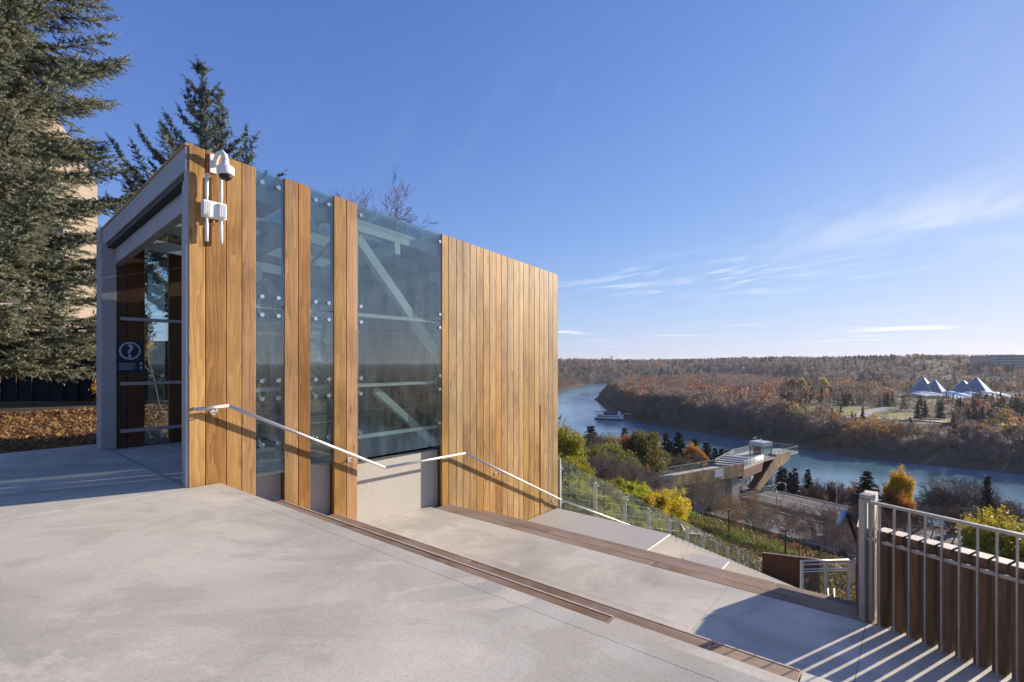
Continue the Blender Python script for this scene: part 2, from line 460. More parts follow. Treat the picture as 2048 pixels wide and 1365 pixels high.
def hgt(x, y):
    x = np.atleast_1d(np.asarray(x, float)); y = np.atleast_1d(np.asarray(y, float))
    d = poly_dist(np.stack([x, y], 1), RIVER)
    far = is_far(x, y)
    v = .835*x+.55*y
    # near side: the profile hangs on the distance to the water, on the upland it hangs on v
    vn = np.where(y > 320, np.minimum(190-d, v), np.where(v > 120, np.maximum(190-d, 100), v))
    hn = lerp_tab(vn, NEARP)
    rough = np.clip((v-6)/12, 0, 1)*np.clip((190-v)/20, 0, 1)
    hn = hn+(vnoise(x, y, 7, 1)-.5)*.7*rough*np.where((v > 69) & (v < 99) & (y < 200), .15, 1)+(vnoise(x, y, 2.3, 2)-.5)*.22*rough
    hf = lerp_tab(d, FARP)+(vnoise(x, y, 40, 3)-.5)*2.4*np.clip((d-30)/40, 0, 1)
    hf0 = np.interp(x, [0,250,500,640,900,1500], [1135,1120,1060,830,760,700])
    up = np.clip((y-hf0)/np.interp(x, [0,300,700], [230,330,420]), 0, 1)
    up = up*up*(3-2*up)
    hill = 39.0+(vnoise(x, y, 260, 4)-.5)*9+(vnoise(x, y, 90, 5)-.5)*4+np.clip((x-500)/400, 0, 1)*6
    hf = hf+up*hill+np.clip((y-1500)/4000, 0, 1)*4
    h = np.where(far, hf, hn)
    h = np.where(d < 0, np.minimum(h, -48.4+np.maximum(d, -20)*.12), h)
    return h
def h1(x, y): return float(hgt(x, y)[0])
def hit(px, py, y0=12.0, y1=160.0):
    """where the sight line through a photo pixel meets the slope"""
    Y = np.arange(y0, y1, .2); X = (px-CX)/F*Y; z = EYE-(py-HY)/F*Y
    k = np.argmax(z <= hgt(X, Y)); return float(X[k]), float(Y[k])
EDGE_U = [(1330, 1010), (1400, 1041), (1466, 1066), (1532, 1084), (1587, 1113)]      # upper edge of the green strip
EDGE_L = [(1322, 1030), (1392, 1058), (1455, 1084), (1510, 1104), (1560, 1124)]      # its lower edge, the path begins

def ang_samples():
    a = list(np.arange(-175, -60, 5.0))+list(np.arange(-60, 0, 1.5))+list(np.arange(0, 52, .22))+list(np.arange(52, 110, .8))+list(np.arange(110, 181, 5.0))
    return np.radians(np.array(a))
AN = ang_samples()
RR = np.concatenate([[1.5], np.geomspace(3, 2600, 330), np.geomspace(2750, 14000, 12)])
aa, rr = np.meshgrid(AN, RR)
gx, gy = (np.sin(aa)*rr).ravel(), (np.cos(aa)*rr).ravel()
gz = hgt(gx, gy)
na, nr = len(AN), len(RR)
ii, jj = np.meshgrid(np.arange(nr-1), np.arange(na), indexing='ij')
q0 = ii*na+jj; q1 = ii*na+(jj+1) % na; q2 = q1+na; q3 = q0+na
tri = np.concatenate([np.stack([q0, q2, q1], -1).reshape(-1, 3), np.stack([q0, q3, q2], -1).reshape(-1, 3)])
V = .835*gx+.55*gy
DW = poly_dist(np.stack([gx, gy], 1), RIVER)
FARM = is_far(gx, gy)
nz = vnoise(gx, gy, 3.1, 11); nz2 = vnoise(gx, gy, 19, 12)
def cmix(a, b, f): return a*(1-f[:, None])+np.asarray(b)*f[:, None]
gc = np.tile(np.array([.115, .088, .052]), (len(gx), 1))            # dry leaves and soil
gc = cmix(gc, (.10, .105, .030), np.clip((nz-.45)*3, 0, 1)*.8)       # scrub grass
gc = cmix(gc, (.16, .10, .045), np.clip((nz2-.5)*3, 0, 1)*.6)
far_f = FARM.astype(float)
gc = cmix(gc, (.105, .085, .06), far_f*np.clip((nz2-.3)*2, 0, 1))
bank = np.clip(1-DW/26, 0, 1)*(DW > -1)
gc = cmix(gc, (.085, .066, .052), bank*.9)
gc = cmix(gc, (.075, .062, .045), (~FARM & (V > 97) & (V < 190)).astype(float)*.85)
# lawns: the strip on the near slope and the parkland beyond the river
def blob(cx, cy, rx, ry, rot=0):
    c, s = math.cos(rot), math.sin(rot); dx, dy = gx-cx, gy-cy
    u, v = dx*c+dy*s, -dx*s+dy*c
    return np.clip((1.15-np.sqrt((u/rx)**2+(v/ry)**2))/.25, 0, 1)
LAWNS = [(px_z(1665, 821, -39.5), 44, 40), (px_z(1745, 830, -39.5), 34, 26), (px_z(1800, 842, -40), 30, 20), (px_z(1862, 862, -40), 28, 22), (px_z(1960, 800, -39.5), 80, 60), (px_z(2030, 842, -39.5), 44, 28), (px_z(1510, 800, -39), 36, 40), (px_z(1420, 790, -39), 30, 26)]
for (c, rx, ry) in LAWNS:
    gc = cmix(gc, (.27, .25, .075), blob(c[0], c[1], rx, ry)*.85*far_f)
clear_ = np.clip((gx-560)/120, 0, 1)*np.clip((gy-790)/60, 0, 1)*np.clip((1180-gy)/80, 0, 1)*np.clip((vnoise(gx, gy, 110, 21)-.30)*5, 0, 1)*far_f
gc = cmix(gc, (.235, .175, .085), clear_*.9)
gcol = np.clip(gc, .01, .9)
n = NT('hillside_ground'); a = n.n('ShaderNodeAttribute', attribute_name='Col')
v = n.coord('Object'); f1 = n.noise(v, 1.3, 7, .7); f2 = n.noise(v, .08, 5, .6)
c = n.mix(1, a.outputs['Color'], n.ramp(f1, [(.3, (.55, .52, .5)), (.7, (1.4, 1.38, 1.3))]), 'MULTIPLY')
c = n.mix(1, c, n.ramp(f2, [(.35, (.75, .75, .8)), (.65, (1.2, 1.15, 1.1))]), 'MULTIPLY')
p = n.pbsdf(c, .95, 0, .1); n.l(n.bump(f1, .6, .15), p.inputs['Normal'])
M['ground'] = n.done(p.outputs[0])
gme = soup('ground', np.stack([gx, gy, gz], 1), tri, M['ground'], gcol)
gme.polygons.foreach_set('use_smooth', [True]*len(gme.polygons))
tag(link('ground', gme), kind='structure')

# river
n = NT('river_water'); v = n.coord('Object', (1, .45, 1), (0, 0, R(-33)))
f = n.noise(v, .10, 6, .62, .6); f2 = n.noise(n.coord('Object', (1, .3, 1), (0, 0, R(-33))), .018, 4, .6, .5)
p = n.pbsdf((.08, .175, .215), n.rng(f2, .35, .65, .10, .24), 0, .5)
p.inputs['IOR'].default_value = 1.33
n.l(n.bump(f, .10, .6), p.inputs['Normal'])
M['water'] = n.done(p.outputs[0])
me = bpy.data.meshes.new('river'); bm = bmesh.new()
rv = [bm.verts.new((x, y, WZ)) for x, y in [(-30,-520),(720,-520),(1210,300),(1210,1160),(-30,1160)]]
bm.faces.new(rv); bm.to_mesh(me); bm.free(); me.materials.append(M['water'])
tag(link('river', me), kind='structure')

# strips of paving laid on the slope
def strip(name, pts, wd, mat, lift=.06, thick=.25, kind='structure', n=40, flat=None):
    P = np.array(pts, float); seg = np.r_[0, np.cumsum(np.hypot(*np.diff(P, axis=0).T))]
    u = np.linspace(0, seg[-1], n); X = np.interp(u, seg, P[:, 0]); Y = np.interp(u, seg, P[:, 1])
    dx, dy = np.gradient(X), np.gradient(Y); L = np.hypot(dx, dy); nx, ny = -dy/L, dx/L
    m = 5; rows = []
    for k in range(m):
        o = (k/(m-1)-.5)*wd
        x, y = X+nx*o, Y+ny*o
        z = (hgt(x, y)+lift) if flat is None else np.full(n, flat)
        rows.append((x, y, z))
    if flat is None:
        zc = np.max([r[2] for r in rows], axis=0)
        ker = np.ones(5)/5; zc = np.convolve(np.pad(zc, 2, 'edge'), ker, 'valid')+.05
        rows = [(x, y, zc) for x, y, z in rows]
    mb = MB()
    vs = []
    for i in range(n):
        for k in range(m): vs.append((rows[k][0][i], rows[k][1][i], rows[k][2][i]))
    for i in range(n):
        for k in (0, m-1): vs.append((rows[k][0][i], rows[k][1][i], rows[k][2][i]-thick))
    fs = []
    for i in range(n-1):
        for k in range(m-1):
            a = i*m+k; fs.append((a, a+m, a+m+1, a+1))
        b = n*m+i*2; fs.append((i*m, b, b+2, (i+1)*m)); fs.append((i*m+m-1, (i+1)*m+m-1, b+3, b+1))
    mb.add(vs, fs)
    return tag(mb.build(name, mat), kind=kind)
n = NT('asphalt'); v = n.coord('Object'); f = n.noise(v, .5, 6, .6); f2 = n.noise(v, 9, 3, .7)
c = n.mix(1, n.ramp(f, [(.3, (.085, .08, .078)), (.7, (.15, .14, .132))]), n.ramp(f2, [(.3, (.85,)*3), (.7, (1.1,)*3)]), 'MULTIPLY')
M['asphalt'] = n.done(n.pbsdf(c, .85, 0, .3).outputs[0])
M['path'] = mat_concrete('path_concrete', (.33, .29, .25), .2, .2, .4)
M['paint'] = mat_plain('road_paint', (.6, .58, .52), .7)
BD = Vector((.55, -.835, 0)).normalized(); VD = Vector((.835, .55, 0)).normalized()
def bv(u, v): p = BD*u+VD*v; return (p.x, p.y)       # u along the river, v towards it
def road(v0, v1, u0, u1, z):
    c = (v0+v1)/2; w = v1-v0
    strip('road', [bv(u0, c), bv((u0+u1)/2, c), bv(u1, c)], w, M['asphalt'], flat=z, n=12, thick=.6)
    for vv in (v0-.12, v1+.12):
        strip('kerb', [bv(u0, vv), bv(u1, vv)], .24, M['conc'], flat=z+.13, n=6, thick=.7)
    strip('lane_line', [bv(u0, c), bv(u1, c)], .18, M['paint'], flat=z+.005, n=4, thick=.004)
road(72.5, 82.5, -140, 90, -23.75)
road(87.5, 96.5, -140, 90, -23.95)
LU = [hit(*p) for p in EDGE_U]; LL = [hit(*p) for p in EDGE_L]; LP = [hit(p[0]-6, p[1]+17) for p in EDGE_L]
def ribbon(name, A, B, mat, lift, n=60, m=6, thick=.3):
    A, B = np.array(A), np.array(B); u = np.linspace(0, len(A)-1, n)
    ax, ay = np.interp(u, range(len(A)), A[:, 0]), np.interp(u, range(len(A)), A[:, 1]); bx, by = np.interp(u, range(len(B)), B[:, 0]), np.interp(u, range(len(B)), B[:, 1])
    f = np.linspace(0, 1, m)[None, :]; X = ax[:, None]*(1-f)+bx[:, None]*f; Y = ay[:, None]*(1-f)+by[:, None]*f
    Z = hgt(X.ravel(), Y.ravel()).reshape(X.shape)+lift
    vs = np.stack([X, Y, Z], -1).reshape(-1, 3); fs = []
    for i in range(n-1):
        for k in range(m-1): q = i*m+k; fs.append((q, q+1, q+m+1, q+m))
    nrm = np.cross(vs[1]-vs[0], vs[m]-vs[0])
    if nrm[2] < 0: fs = [f_[::-1] for f_ in fs]
    return tag(MB().add(vs, fs, True).build(name, mat), kind='structure')
n = NT('lawn'); v = n.coord('Object'); f = n.noise(v, 1.2, 6, .7)
M['lawn'] = n.done(n.pbsdf(n.ramp(f, [(.3, (.10, .17, .022)), (.6, (.17, .26, .035)), (.8, (.26, .27, .06))]), .9, 0, .1).outputs[0])
ribbon('lawn', LU, LL, M['lawn'], .10)
ribbon('path', LL, LP, M['path'], .14)
FZ = -39.2
strip('road', [px_z(1640, 838, FZ), px_z(1725, 834, FZ), px_z(1732, 826, FZ), px_z(1775, 819, FZ), px_z(1830, 818, FZ)], 9, M['path'], lift=.3, n=50)
strip('road', [px_z(1740, 838, FZ), px_z(1830, 842, FZ), px_z(1930, 848, FZ), px_z(2100, 852, FZ)], 9, M['path'], lift=.3, n=50)

# ------------------------------------------------------------------ terraces
SK = .03
def sg(name, kind='structure'):
    return empty(name, W(0, 4, 0), kind=kind)
up = sg('upper_terrace')
sj = [-5.2, -3.24, -1.82, -.40, 1.02, 2.44, 3.86, 5.28, 6.70, 8.12, 9.54, 10.96]
tj = [-9, -5.6, -2.6, .345, .5]
g = .0022
for i in range(len(sj)-1):
    for k in range(len(tj)-1):
        s0, s1 = sj[i]+g, sj[i+1]-g; t0, t1 = tj[k]+g, tj[k+1]-g
        if k == 2 and s1 < -.1: t1 = .02                      # stops at the pavilion threshold
        if k == 3 and s1 < .05: continue
        if k == 3 and s0 < 0: s0 = .03
        if s0 < 0 < s1 and k == 2:                            # the slab that meets the wall corner
            MB().tsbox(t0, .0, s0, -.0, -.14, 0).build('slab', M['floor'], up)
            MB().tsbox(t0, t1, .03, s1, -.14, 0, SK).build('slab', M['floor'], up); continue
        MB().tsbox(t0, t1, s0, s1, -.14, 0, SK if s0 >= 0 else 0).build('slab', M['floor'], up)
MB().tsbox(-9, .49, .04, 10.9, -.6, -.145, SK).build('bed', M['joint'], up)
MB().tsbox(-9, -.02, -5.15, .03, -.6, -.145).build('bed', M['joint'], up)

def planks(parent, t0, t1, n, s0, s1, z, th=.045, cuts=()):
    w_ = (t1-t0)/n
    for i in range(n):
        ss = [s0]+sorted(cuts)+[s1]
        if i % 2: ss = [s0]+[c+.9 for c in sorted(cuts) if c+.9 < s1-.3]+[s1]
        for a, b in zip(ss, ss[1:]):
            MB().tsbox(t0+i*w_+.005, t0+(i+1)*w_-.005, a+.003, b-.003, z-th, z+random.uniform(-.002, .002), SK).build('plank', M['tread'], parent, bevel=.003)
# two tall seating steps down to the lower terrace
st1 = empty('seating_step', W(.9, 3, -.9), 'upper wooden seating step below the upper concrete terrace edge', 'step')
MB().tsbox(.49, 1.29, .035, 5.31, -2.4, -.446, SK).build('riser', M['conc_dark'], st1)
MB().tsbox(.49, 1.29, 5.32, 10.9, -2.4, -.40, SK).build('concrete_end', M['floor'], st1)
planks(st1, .50, 1.30, 4, .04, 5.31, -.40, cuts=(2.6,))
st2 = empty('seating_step', W(1.6, 3, -1.3), 'longer wooden seating step just above the lower concrete terrace', 'step')
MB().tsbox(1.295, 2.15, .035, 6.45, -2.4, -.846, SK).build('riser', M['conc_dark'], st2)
MB().tsbox(1.295, 2.15, 6.46, 10.9, -2.4, -.80, SK).build('concrete_end', M['floor'], st2)
MB().tsbox(1.282, 1.298, .04, 5.30, -.401, -.3955, SK).build('lit_nosing', M['lit_nosing'], st1)  # added strips on both treads, sunlit edge put into their colour
MB().tsbox(2.142, 2.158, .04, 6.44, -.801, -.7955, SK).build('lit_nosing', M['lit_nosing'], st2)
planks(st2, 1.305, 2.16, 4, .04, 6.45, -.80, cuts=(2.1, 4.9))
# lower terrace
lo = sg('lower_terrace')
sl = [.0, 1.02, 2.44, 3.86, 5.33, 6.72, 8.2, 9.6]
for i in range(len(sl)-1):
    for t0, t1 in ((2.165, 2.98), (2.98, 4.25)):
        MB().tsbox(t0+g, t1-g, (sl[i] if i else -.15)+g, sl[i+1]-g, -1.34, -1.2, SK).build('slab', M['floor'], lo)
MB().tsbox(2.165, 4.24, -.15, 9.6, -2.9, -1.345, SK).build('bed', M['joint'], lo)
ed = empty('terrace_edging', W(4.4, 4, -1.5), 'pair of long reddish timber planks edging the lower concrete terrace', 'edging')
MB().tsbox(4.25, 4.62, .03, 9.6, -2.9, -1.25, SK).build('backing', M['conc_dark'], ed)
planks(ed, 4.255, 4.62, 2, .03, 9.6, -1.20, cuts=(1.6, 4.3, 7.2))
st3 = empty('seating_step', W(5.1, 4, -2), 'timber seating step below the lower terrace edging planks', 'step')
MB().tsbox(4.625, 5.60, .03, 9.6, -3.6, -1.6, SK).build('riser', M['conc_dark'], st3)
planks(st3, 4.64, 5.62, 5, .03, 9.6, -1.555, cuts=(2.4, 5.6, 8.1))
# concrete landing blocks beside the wall
b1 = empty('concrete_block', W(7, 1.5, -2.6), 'large smooth concrete landing block against the timber wall foot', 'block')
MB().tsbox(5.66, 8.25, .03, 3.02, -4.6, -2.15).build('block_body', M['conc'], b1, bevel=.015)
b2 = empty('concrete_block', W(8.6, 3.4, -3.2), 'lower concrete block stepping down beside the large landing block', 'block')
MB().tsbox(6.9, 9.45, 3.04, 3.9, -5.2, -2.9).build('block_body', M['conc'], b2, bevel=.015)
# the public stair running down beside the glass guard
stair = empty('hillside_stair', W(8.3, 1.5, -2.5), 'long concrete stair running down the slope beside the glass guard', 'stair')
sm = MB(); L0 = stair.location
sm.tsbox(8.26, 8.66, .06, 2.95, -3.6, -2.32)
sme = sm.mesh('step', L0); sme.materials.append(M['conc'])
for i in range(46):
    o = link('step', sme, tuple(W(.39*i, 0, -.17*i)-W(0, 0, 0)), stair)

# ------------------------------------------------------------------ pavilion
WT = .07                                     # board thickness
def ztop(t, s=0.0): return 4.385-.062*t+.063*s
SL = -4.25                                   # inner face of the far side wall
pav = empty('entrance_pavilion', W(0, 0, 0), 'glass and cedar board entrance pavilion with sloping roof beside the terraces', 'pavilion')
def board(t0, t1, zb, s0=0.0, sgn=-1, mat='board', zt=None, gap=.004):
    s1 = s0+sgn*WT
    f = (lambda a, b: ztop(a, 0 if abs(s0) < .2 else s0)) if zt is None else (lambda a, b: zt)
    return MB().tsbox(t0+gap, t1-gap, min(s0, s1), max(s0, s1), zb, 5, zt=f).build('board', M[mat], pav, bevel=.004)
# near wall, board joints read from the photograph (t in metres)
for a, b in ((.0, .19), (.19, .44), (.44, .635), (.635, .822)): board(a, b, -.55 if a > .4 else -.12)
for a, b in ((1.223, 1.43), (1.43, 1.622)): board(a, b, -1.5)
for a, b in ((2.013, 2.235), (2.235, 2.437)): board(a, b, -1.5)
pxj = [884, 897, 913, 926, 940, 953, 967, 979, 992, 1003, 1015, 1027, 1038, 1047, 1058, 1069, 1079, 1088, 1097, 1106, 1116]
tjn = [px_plane_s(x, 700, 0)[0] for x in pxj]
for a, b in zip(tjn, tjn[1:]): board(a, b, -2.9, mat='board_pale')
TE = tjn[-1]
# thin replacement battens low on the wall
MB().tsbox(px_plane_s(1083, 700, 0)[0]-.05, px_plane_s(1083, 700, 0)[0]+.06, .002, .014, -2.14, .55).build('cover_strip', M['board_pale'], pav)
# backing studs behind the boards
for a, b in ((.02, .80), (1.24, 1.60), (2.03, 2.42), (tjn[0]+.02, TE-.02)):
    MB().tsbox(a, b, -.14, -WT-.005, -2.8 if a > 1 else -.1, 4, zt=lambda p, q: ztop(p)-.03).build('sheathing', M['dark'], pav)
# glass panes in rows, each with its clamp bolts
ZR = [.0, 1.205, 2.405]
def pane(t0, t1, z0, z1, s=-.012, zt=None, bolts=(), th=.016, gap=.006):
    f = None if zt is None else (lambda a, b: zt(a))
    o = MB().tsbox(t0+gap, t1-gap, s-th, s, z0+gap, z1-gap, zt=f).build('glass_pane', M['glass'], pav)
    for (bt, bz) in bolts:
        bo = MB().lathe(W(bt, s-th-.002, bz), W(0, 1, 0)-W(0, 0, 0), [(-.05, .012), (-.012, .012), (0, .030), (.03, .033), (.036, .028)], 14).build('clamp_bolt', M['chrome'], o)
        MB().tube([W(bt, s-.05, bz), W(bt, s-.11, bz+(-.09 if bz-int(bz/1.2)*1.2 < .4 and bz > .5 else .09))], .011, 6).build('spider_arm', M['inox'], o)
    return o
for (t0, t1) in ((.822, 1.223), (1.622, 2.013), (2.437, tjn[0])):
    i = .085; a, b = t0+i, t1-i
    if t1-t0 > 1: a, b = t0+.07, t1-.05
    pane(t0, t1, -.02, ZR[1], bolts=[(a, .42), (b, .42), (a, 1.075), (b, 1.075)])
    pane(t0, t1, ZR[1], ZR[2], bolts=[(a, 1.335), (b, 1.335), (a, 2.275), (b, 2.275)])
    pane(t0, t1, ZR[2], 4, zt=lambda q: ztop(q)-.004, bolts=[(a, 2.535), (b, 2.535), (a, ztop(a)-.17), (b, ztop(b)-.17)])
# recessed concrete upstand under the glass
MB().tsbox(.80, 2.43, -.36, -.165, -2.2, .0).build('upstand', M['conc'], pav)
MB().tsbox(2.435, tjn[0]+.05, -.36, -.165, -2.2, -.13).build('upstand', M['conc'], pav)
# rails behind the glass joints, posts and raking braces
for z in (.33, 1.205, 2.405):
    MB().bar(W(.15, -.16, z), W(TE-.1, -.16, z), .07, .06).build('rail', M['steel_lt'], pav)
    MB().bar(W(.15, SL+.12, z), W(TE-.1, SL+.12, z), .07, .06).build('rail', M['steel'], pav)
for t_ in (2.50, 5.2, TE-.3):
    MB().bar(W(t_, -.28, -2.0), W(t_, -.28, ztop(t_)-.25), .16, .16, up=(CA, SA, 0)).build('column', M['steel_lt'], pav)
    MB().bar(W(t_, SL+.25, -2.0), W(t_, SL+.25, ztop(t_, SL)-.25), .16, .16, up=(CA, SA, 0)).build('column', M['steel'], pav)
MB().bar(W(2.6, -.30, 3.75), W(5.1, -.30, 1.05), .14, .16).build('brace', M['steel_lt'], pav)
MB().bar(W(3.0, -.32, 1.1), W(4.6, -.32, -.2), .12, .12).build('brace', M['steel_lt'], pav)
MB().bar(W(2.6, SL+.3, 3.4), W(5.1, SL+.3, .9), .14, .16).build('brace', M['steel'], pav)
# roof: glass and board bands that carry on from the wall, on cross beams
RB = [(.0, .822, 'b'), (.822, 1.223, 'g'), (1.223, 1.622, 'b'), (1.622, 2.013, 'g'), (2.013, 2.437, 'b'), (2.437, tjn[0], 'g'), (tjn[0], TE, 'b')]
for a, b, ty in RB:
    if ty == 'b':
        k = max(1, round((b-a)/.2)); q = (b-a)/k
        for j in range(k):
            p = [(a+j*q+.004, -.075), (a+(j+1)*q-.004, -.075), (a+(j+1)*q-.004, SL-.42), (a+j*q+.004, SL-.42)]
            MB().hexa([W(x, y, ztop(x, y)-.06) for x, y in p]+[W(x, y, ztop(x, y)-.008) for x, y in p]).build('roof_board', M['board'], pav)
    else:
        p = [(a+.006, -.04), (b-.006, -.04), (b-.006, SL-.4), (a+.006, SL-.4)]
        MB().hexa([W(x, y, ztop(x, y)-.035) for x, y in p]+[W(x, y, ztop(x, y)-.015) for x, y in p]).build('roof_pane', M['glass'], pav)
for s_ in (-.30, -1.5, -2.8, SL+.15):
    MB().bar(W(.12, s_, ztop(.12, s_)-.24), W(TE-.05, s_, ztop(TE, s_)-.24), .10, .20).build('purlin', M['steel_lt'], pav)
for t_ in (1.75, 3.4, 5.2, 7.4):
    MB().bar(W(t_, -.20, ztop(t_, -.2)-.46), W(t_, SL+.1, ztop(t_, SL)-.46), .12, .24).build('roof_beam', M['steel_lt'], pav)
for t_ in (.6, 2.4):
    MB().bar(W(t_, -.5, ztop(t_, -.5)-.40), W(t_+.9, SL+.5, ztop(t_, SL)-.40), .05, .05).build('tie_rod', M['inox'], pav)
# far side wall
FW = [(.02, .55, 'b'), (.55, .94, 'g'), (.94, 1.75, 'b'), (1.75, 2.2, 'g'), (2.2, 3.2, 'b'), (3.2, 4.7, 'g'), (4.7, TE, 'b')]
for a, b, ty in FW:
    if ty == 'b':
        k = max(1, round((b-a)/.26)); q = (b-a)/k
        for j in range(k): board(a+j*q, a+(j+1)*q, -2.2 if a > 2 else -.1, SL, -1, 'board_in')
    else:
        for z0, z1 in ((.02, 1.205), (1.205, 2.405), (2.405, None)):
            bz = [(a+.1, z0+.13), (b-.1, z0+.13)] if z0 < 2 else []
            if z1: pane(a, b, z0, z1, SL-.03, bolts=bz)
            else: pane(a, b, z0, 4, SL-.03, zt=lambda q: ztop(q, SL)-.02)
# end wall and floor inside
k = 20
for j in range(k):
    s0 = -.08+(SL+.08)*j/k; s1 = -.08+(SL+.08)*(j+1)/k
    MB().tsbox(TE-.06, TE, s1+.004, s0-.004, -2.9, 4, zt=lambda a, b: ztop(a, b)-.03).build('end_board', M['board_pale'], pav)
MB().tsbox(.025, 2.3, SL+.0, -.37, -.16, -.004).build('inner_floor', M['floor'], pav)
MB().tsbox(2.3, TE-.1, SL+.0, -.37, -2.6, -2.3).build('pit_floor', M['conc_dark'], pav)
MB().tsbox(2.28, 2.32, SL+.1, -.4, -2.3, -.02).build('pit_wall', M['conc_dark'], pav)
MB().tsbox(2.36, 2.38, SL+.2, -.5, .02, 2.3).build('gate_glass', M['glass'], pav)
for s_ in (SL+.2, -1.6, -2.9, -.5):
    MB().bar(W(2.37, s_, 0), W(2.37, s_, 2.35), .06, .08, up=(CA, SA, 0)).build('gate_post', M['steel'], pav)
MB().bar(W(2.37, SL+.2, 2.38), W(2.37, -.5, 2.38), .10, .09).build('gate_head', M['steel'], pav)
# front portal
zf = lambda s: ztop(0, s)
def sbeam(name, t0, t1, s0, s1, d0, d1, mat):
    q = [(t0, s0), (t1, s0), (t1, s1), (t0, s1)]
    MB().hexa([W(a, b, zf(b)-d1) for a, b in q]+[W(a, b, zf(b)-d0) for a, b in q]).build(name, M[mat], pav, bevel=.005)
sbeam('fascia', -.035, .05, -.012, SL-.42, .035, .34, 'steel')
sbeam('roof_edge_trim', -.045, .06, -.002, SL-.45, -.012, .03, 'board')
sbeam('head_beam', .08, .20, -.20, SL, .44, .72, 'steel')
sbeam('soffit', -.02, .10, -.14, SL-.1, .37, .43, 'dark')
def post(t0, t1, s0, s1, z1, nm='portal_post', mat='steel'):
    MB().tsbox(t0, t1, min(s0, s1), max(s0, s1), 0.002, z1).build(nm, M[mat], pav, bevel=.006)
post(-.03, .10, -.012, -.085, zf(0)-.05)
post(-.01, .06, -.10, -.20, zf(-.15)-.36, 'portal_flange')
post(.02, .16, -.215, -.34, zf(-.3)-.40, 'inner_post')
post(.06, .10, -.36, -.46, zf(-.4)-.45, 'door_edge')
post(-.11, .115, SL-.14, SL+.02, zf(SL)-.36)
post(-.10, -.02, SL-.40, SL-.16, zf(SL-.3)-.05, 'portal_flange')
post(-.04, .06, SL-.17, SL-.14, zf(SL)-.05, 'portal_web', 'steel_lt')
MB().tsbox(-.025, .02, SL+.03, -.48, -.002, .006).build('threshold', M['steel'], pav)

# ------------------------------------------------------------------ handrail
def hp(px, py, s=.13):
    t, z = px_plane_s(px, py, s); return W(t, s, z)
hr = empty('handrail', W(.3, .1, 0), 'bent stainless steel handrail fixed along the cedar wall', 'handrail')
ptsr = [hp(395, 819), hp(457, 812), hp(770, 936), hp(930, 907), hp(1122, 1000), hp(1300, 1066), hp(1452, 1138)]
mb = MB()
for a, b in zip(ptsr, ptsr[1:]):
    mb.tube([a, b], .024, 12)
mb.build('rail_tube', M['inox'], hr)
MB().tube([ptsr[0], ptsr[0]-(W(0, .14, 0)-W(0, 0, 0))], .021, 10).build('rail_return', M['inox'], hr)
for (x, y) in ((433, 814), (707, 911), (1000, 941), (1114, 996)):
    p = hp(x, y); t, z = px_plane_s(x, y, .13)
    MB().tube([p, p-Vector((0, 0, .075)), W(t, .02, z-.085)], .010, 8).build('bracket', M['inox'], hr)
    MB().lathe(W(t, .0, z-.085), W(0, 1, 0)-W(0, 0, 0), [(0, .036), (.012, .036)], 14).build('wall_plate', M['inox'], hr)
# ------------------------------------------------------------------ wall mounted kit
SN = W(0, 1, 0)-W(0, 0, 0); TN = W(1, 0, 0)-W(0, 0, 0)
t_, z_ = px_plane_s(428, 330, 0)
dome = empty('security_camera', W(t_, 0, z_), 'white dome security camera on a curved arm high on cedar boards', 'camera')
cc = lambda dt, ds, dz: W(t_+dt, ds, z_+dz)
MB().tsbox(t_-.055, t_+.045, .0, .02, z_-.12, z_+.13).build('wall_plate', M['white'], dome, bevel=.004)
arm = [cc(0, .02, -.03), cc(.0, .06, .04), cc(.015, .11, .12), cc(.04, .16, .135), cc(.055, .20, .09), cc(.06, .22, .01)]
MB().tube(arm, [.030, .032, .032, .032, .034, .04], 12).build('arm', M['white'], dome)
MB().lathe(cc(.06, .22, .02), (0, 0, -1), [(0, .032), (.06, .05), (.085, .092), (.10, .102), (.17, .102), (.195, .095)], 24).build('housing', M['white'], dome)
MB().lathe(cc(.06, .22, -.172), (0, 0, -1), [(0, .078), (.03, .075), (.055, .058), (.07, .032), (.076, .01)], 20).build('lens_dome', M['black'], dome)

t_, z_ = px_plane_s(428, 420, .06)
ap = empty('wireless_access_point', W(t_, 0, z_), 'white ribbed wireless antenna box below the dome camera', 'antenna')
MB().tsbox(t_-.145, t_+.14, .02, .10, z_-.12, z_+.10).build('box', M['white'], ap, bevel=.012)
for dt in (-.10, .085):
    q = MB().tsbox(t_+dt-.045, t_+dt+.045, .10, .122, z_-.10, z_+.085).build('cover', M['white'], ap, bevel=.008)
    for k in range(4):
        MB().tsbox(t_+dt-.034+k*.02, t_+dt-.026+k*.02, .122, .13, z_-.085, z_+.07).build('rib', M['white'], q)
for dt, up_, l in ((-.085, 1, .34), (.085, 1, .36), (-.085, -1, .31), (.085, -1, .31)):
    b = z_+(.10 if up_ > 0 else -.12)
    MB().tube([W(t_+dt, .06, b), W(t_+dt, .06, b+up_*.06), W(t_+dt, .06, b+up_*.07), W(t_+dt, .06, b+up_*l)], [.017, .017, .022, .02], 10).build('antenna', M['white'], ap)
MB().tsbox(t_-.03, t_+.04, .0, .02, z_-.08, z_+.08).build('mounting_plate', M['inox'], ap)
MB().tube([W(t_, .05, z_-.12), W(t_, .055, z_-.17), W(t_, .01, z_-.20)], .010, 8).build('cable_gland', M['galv'], ap)

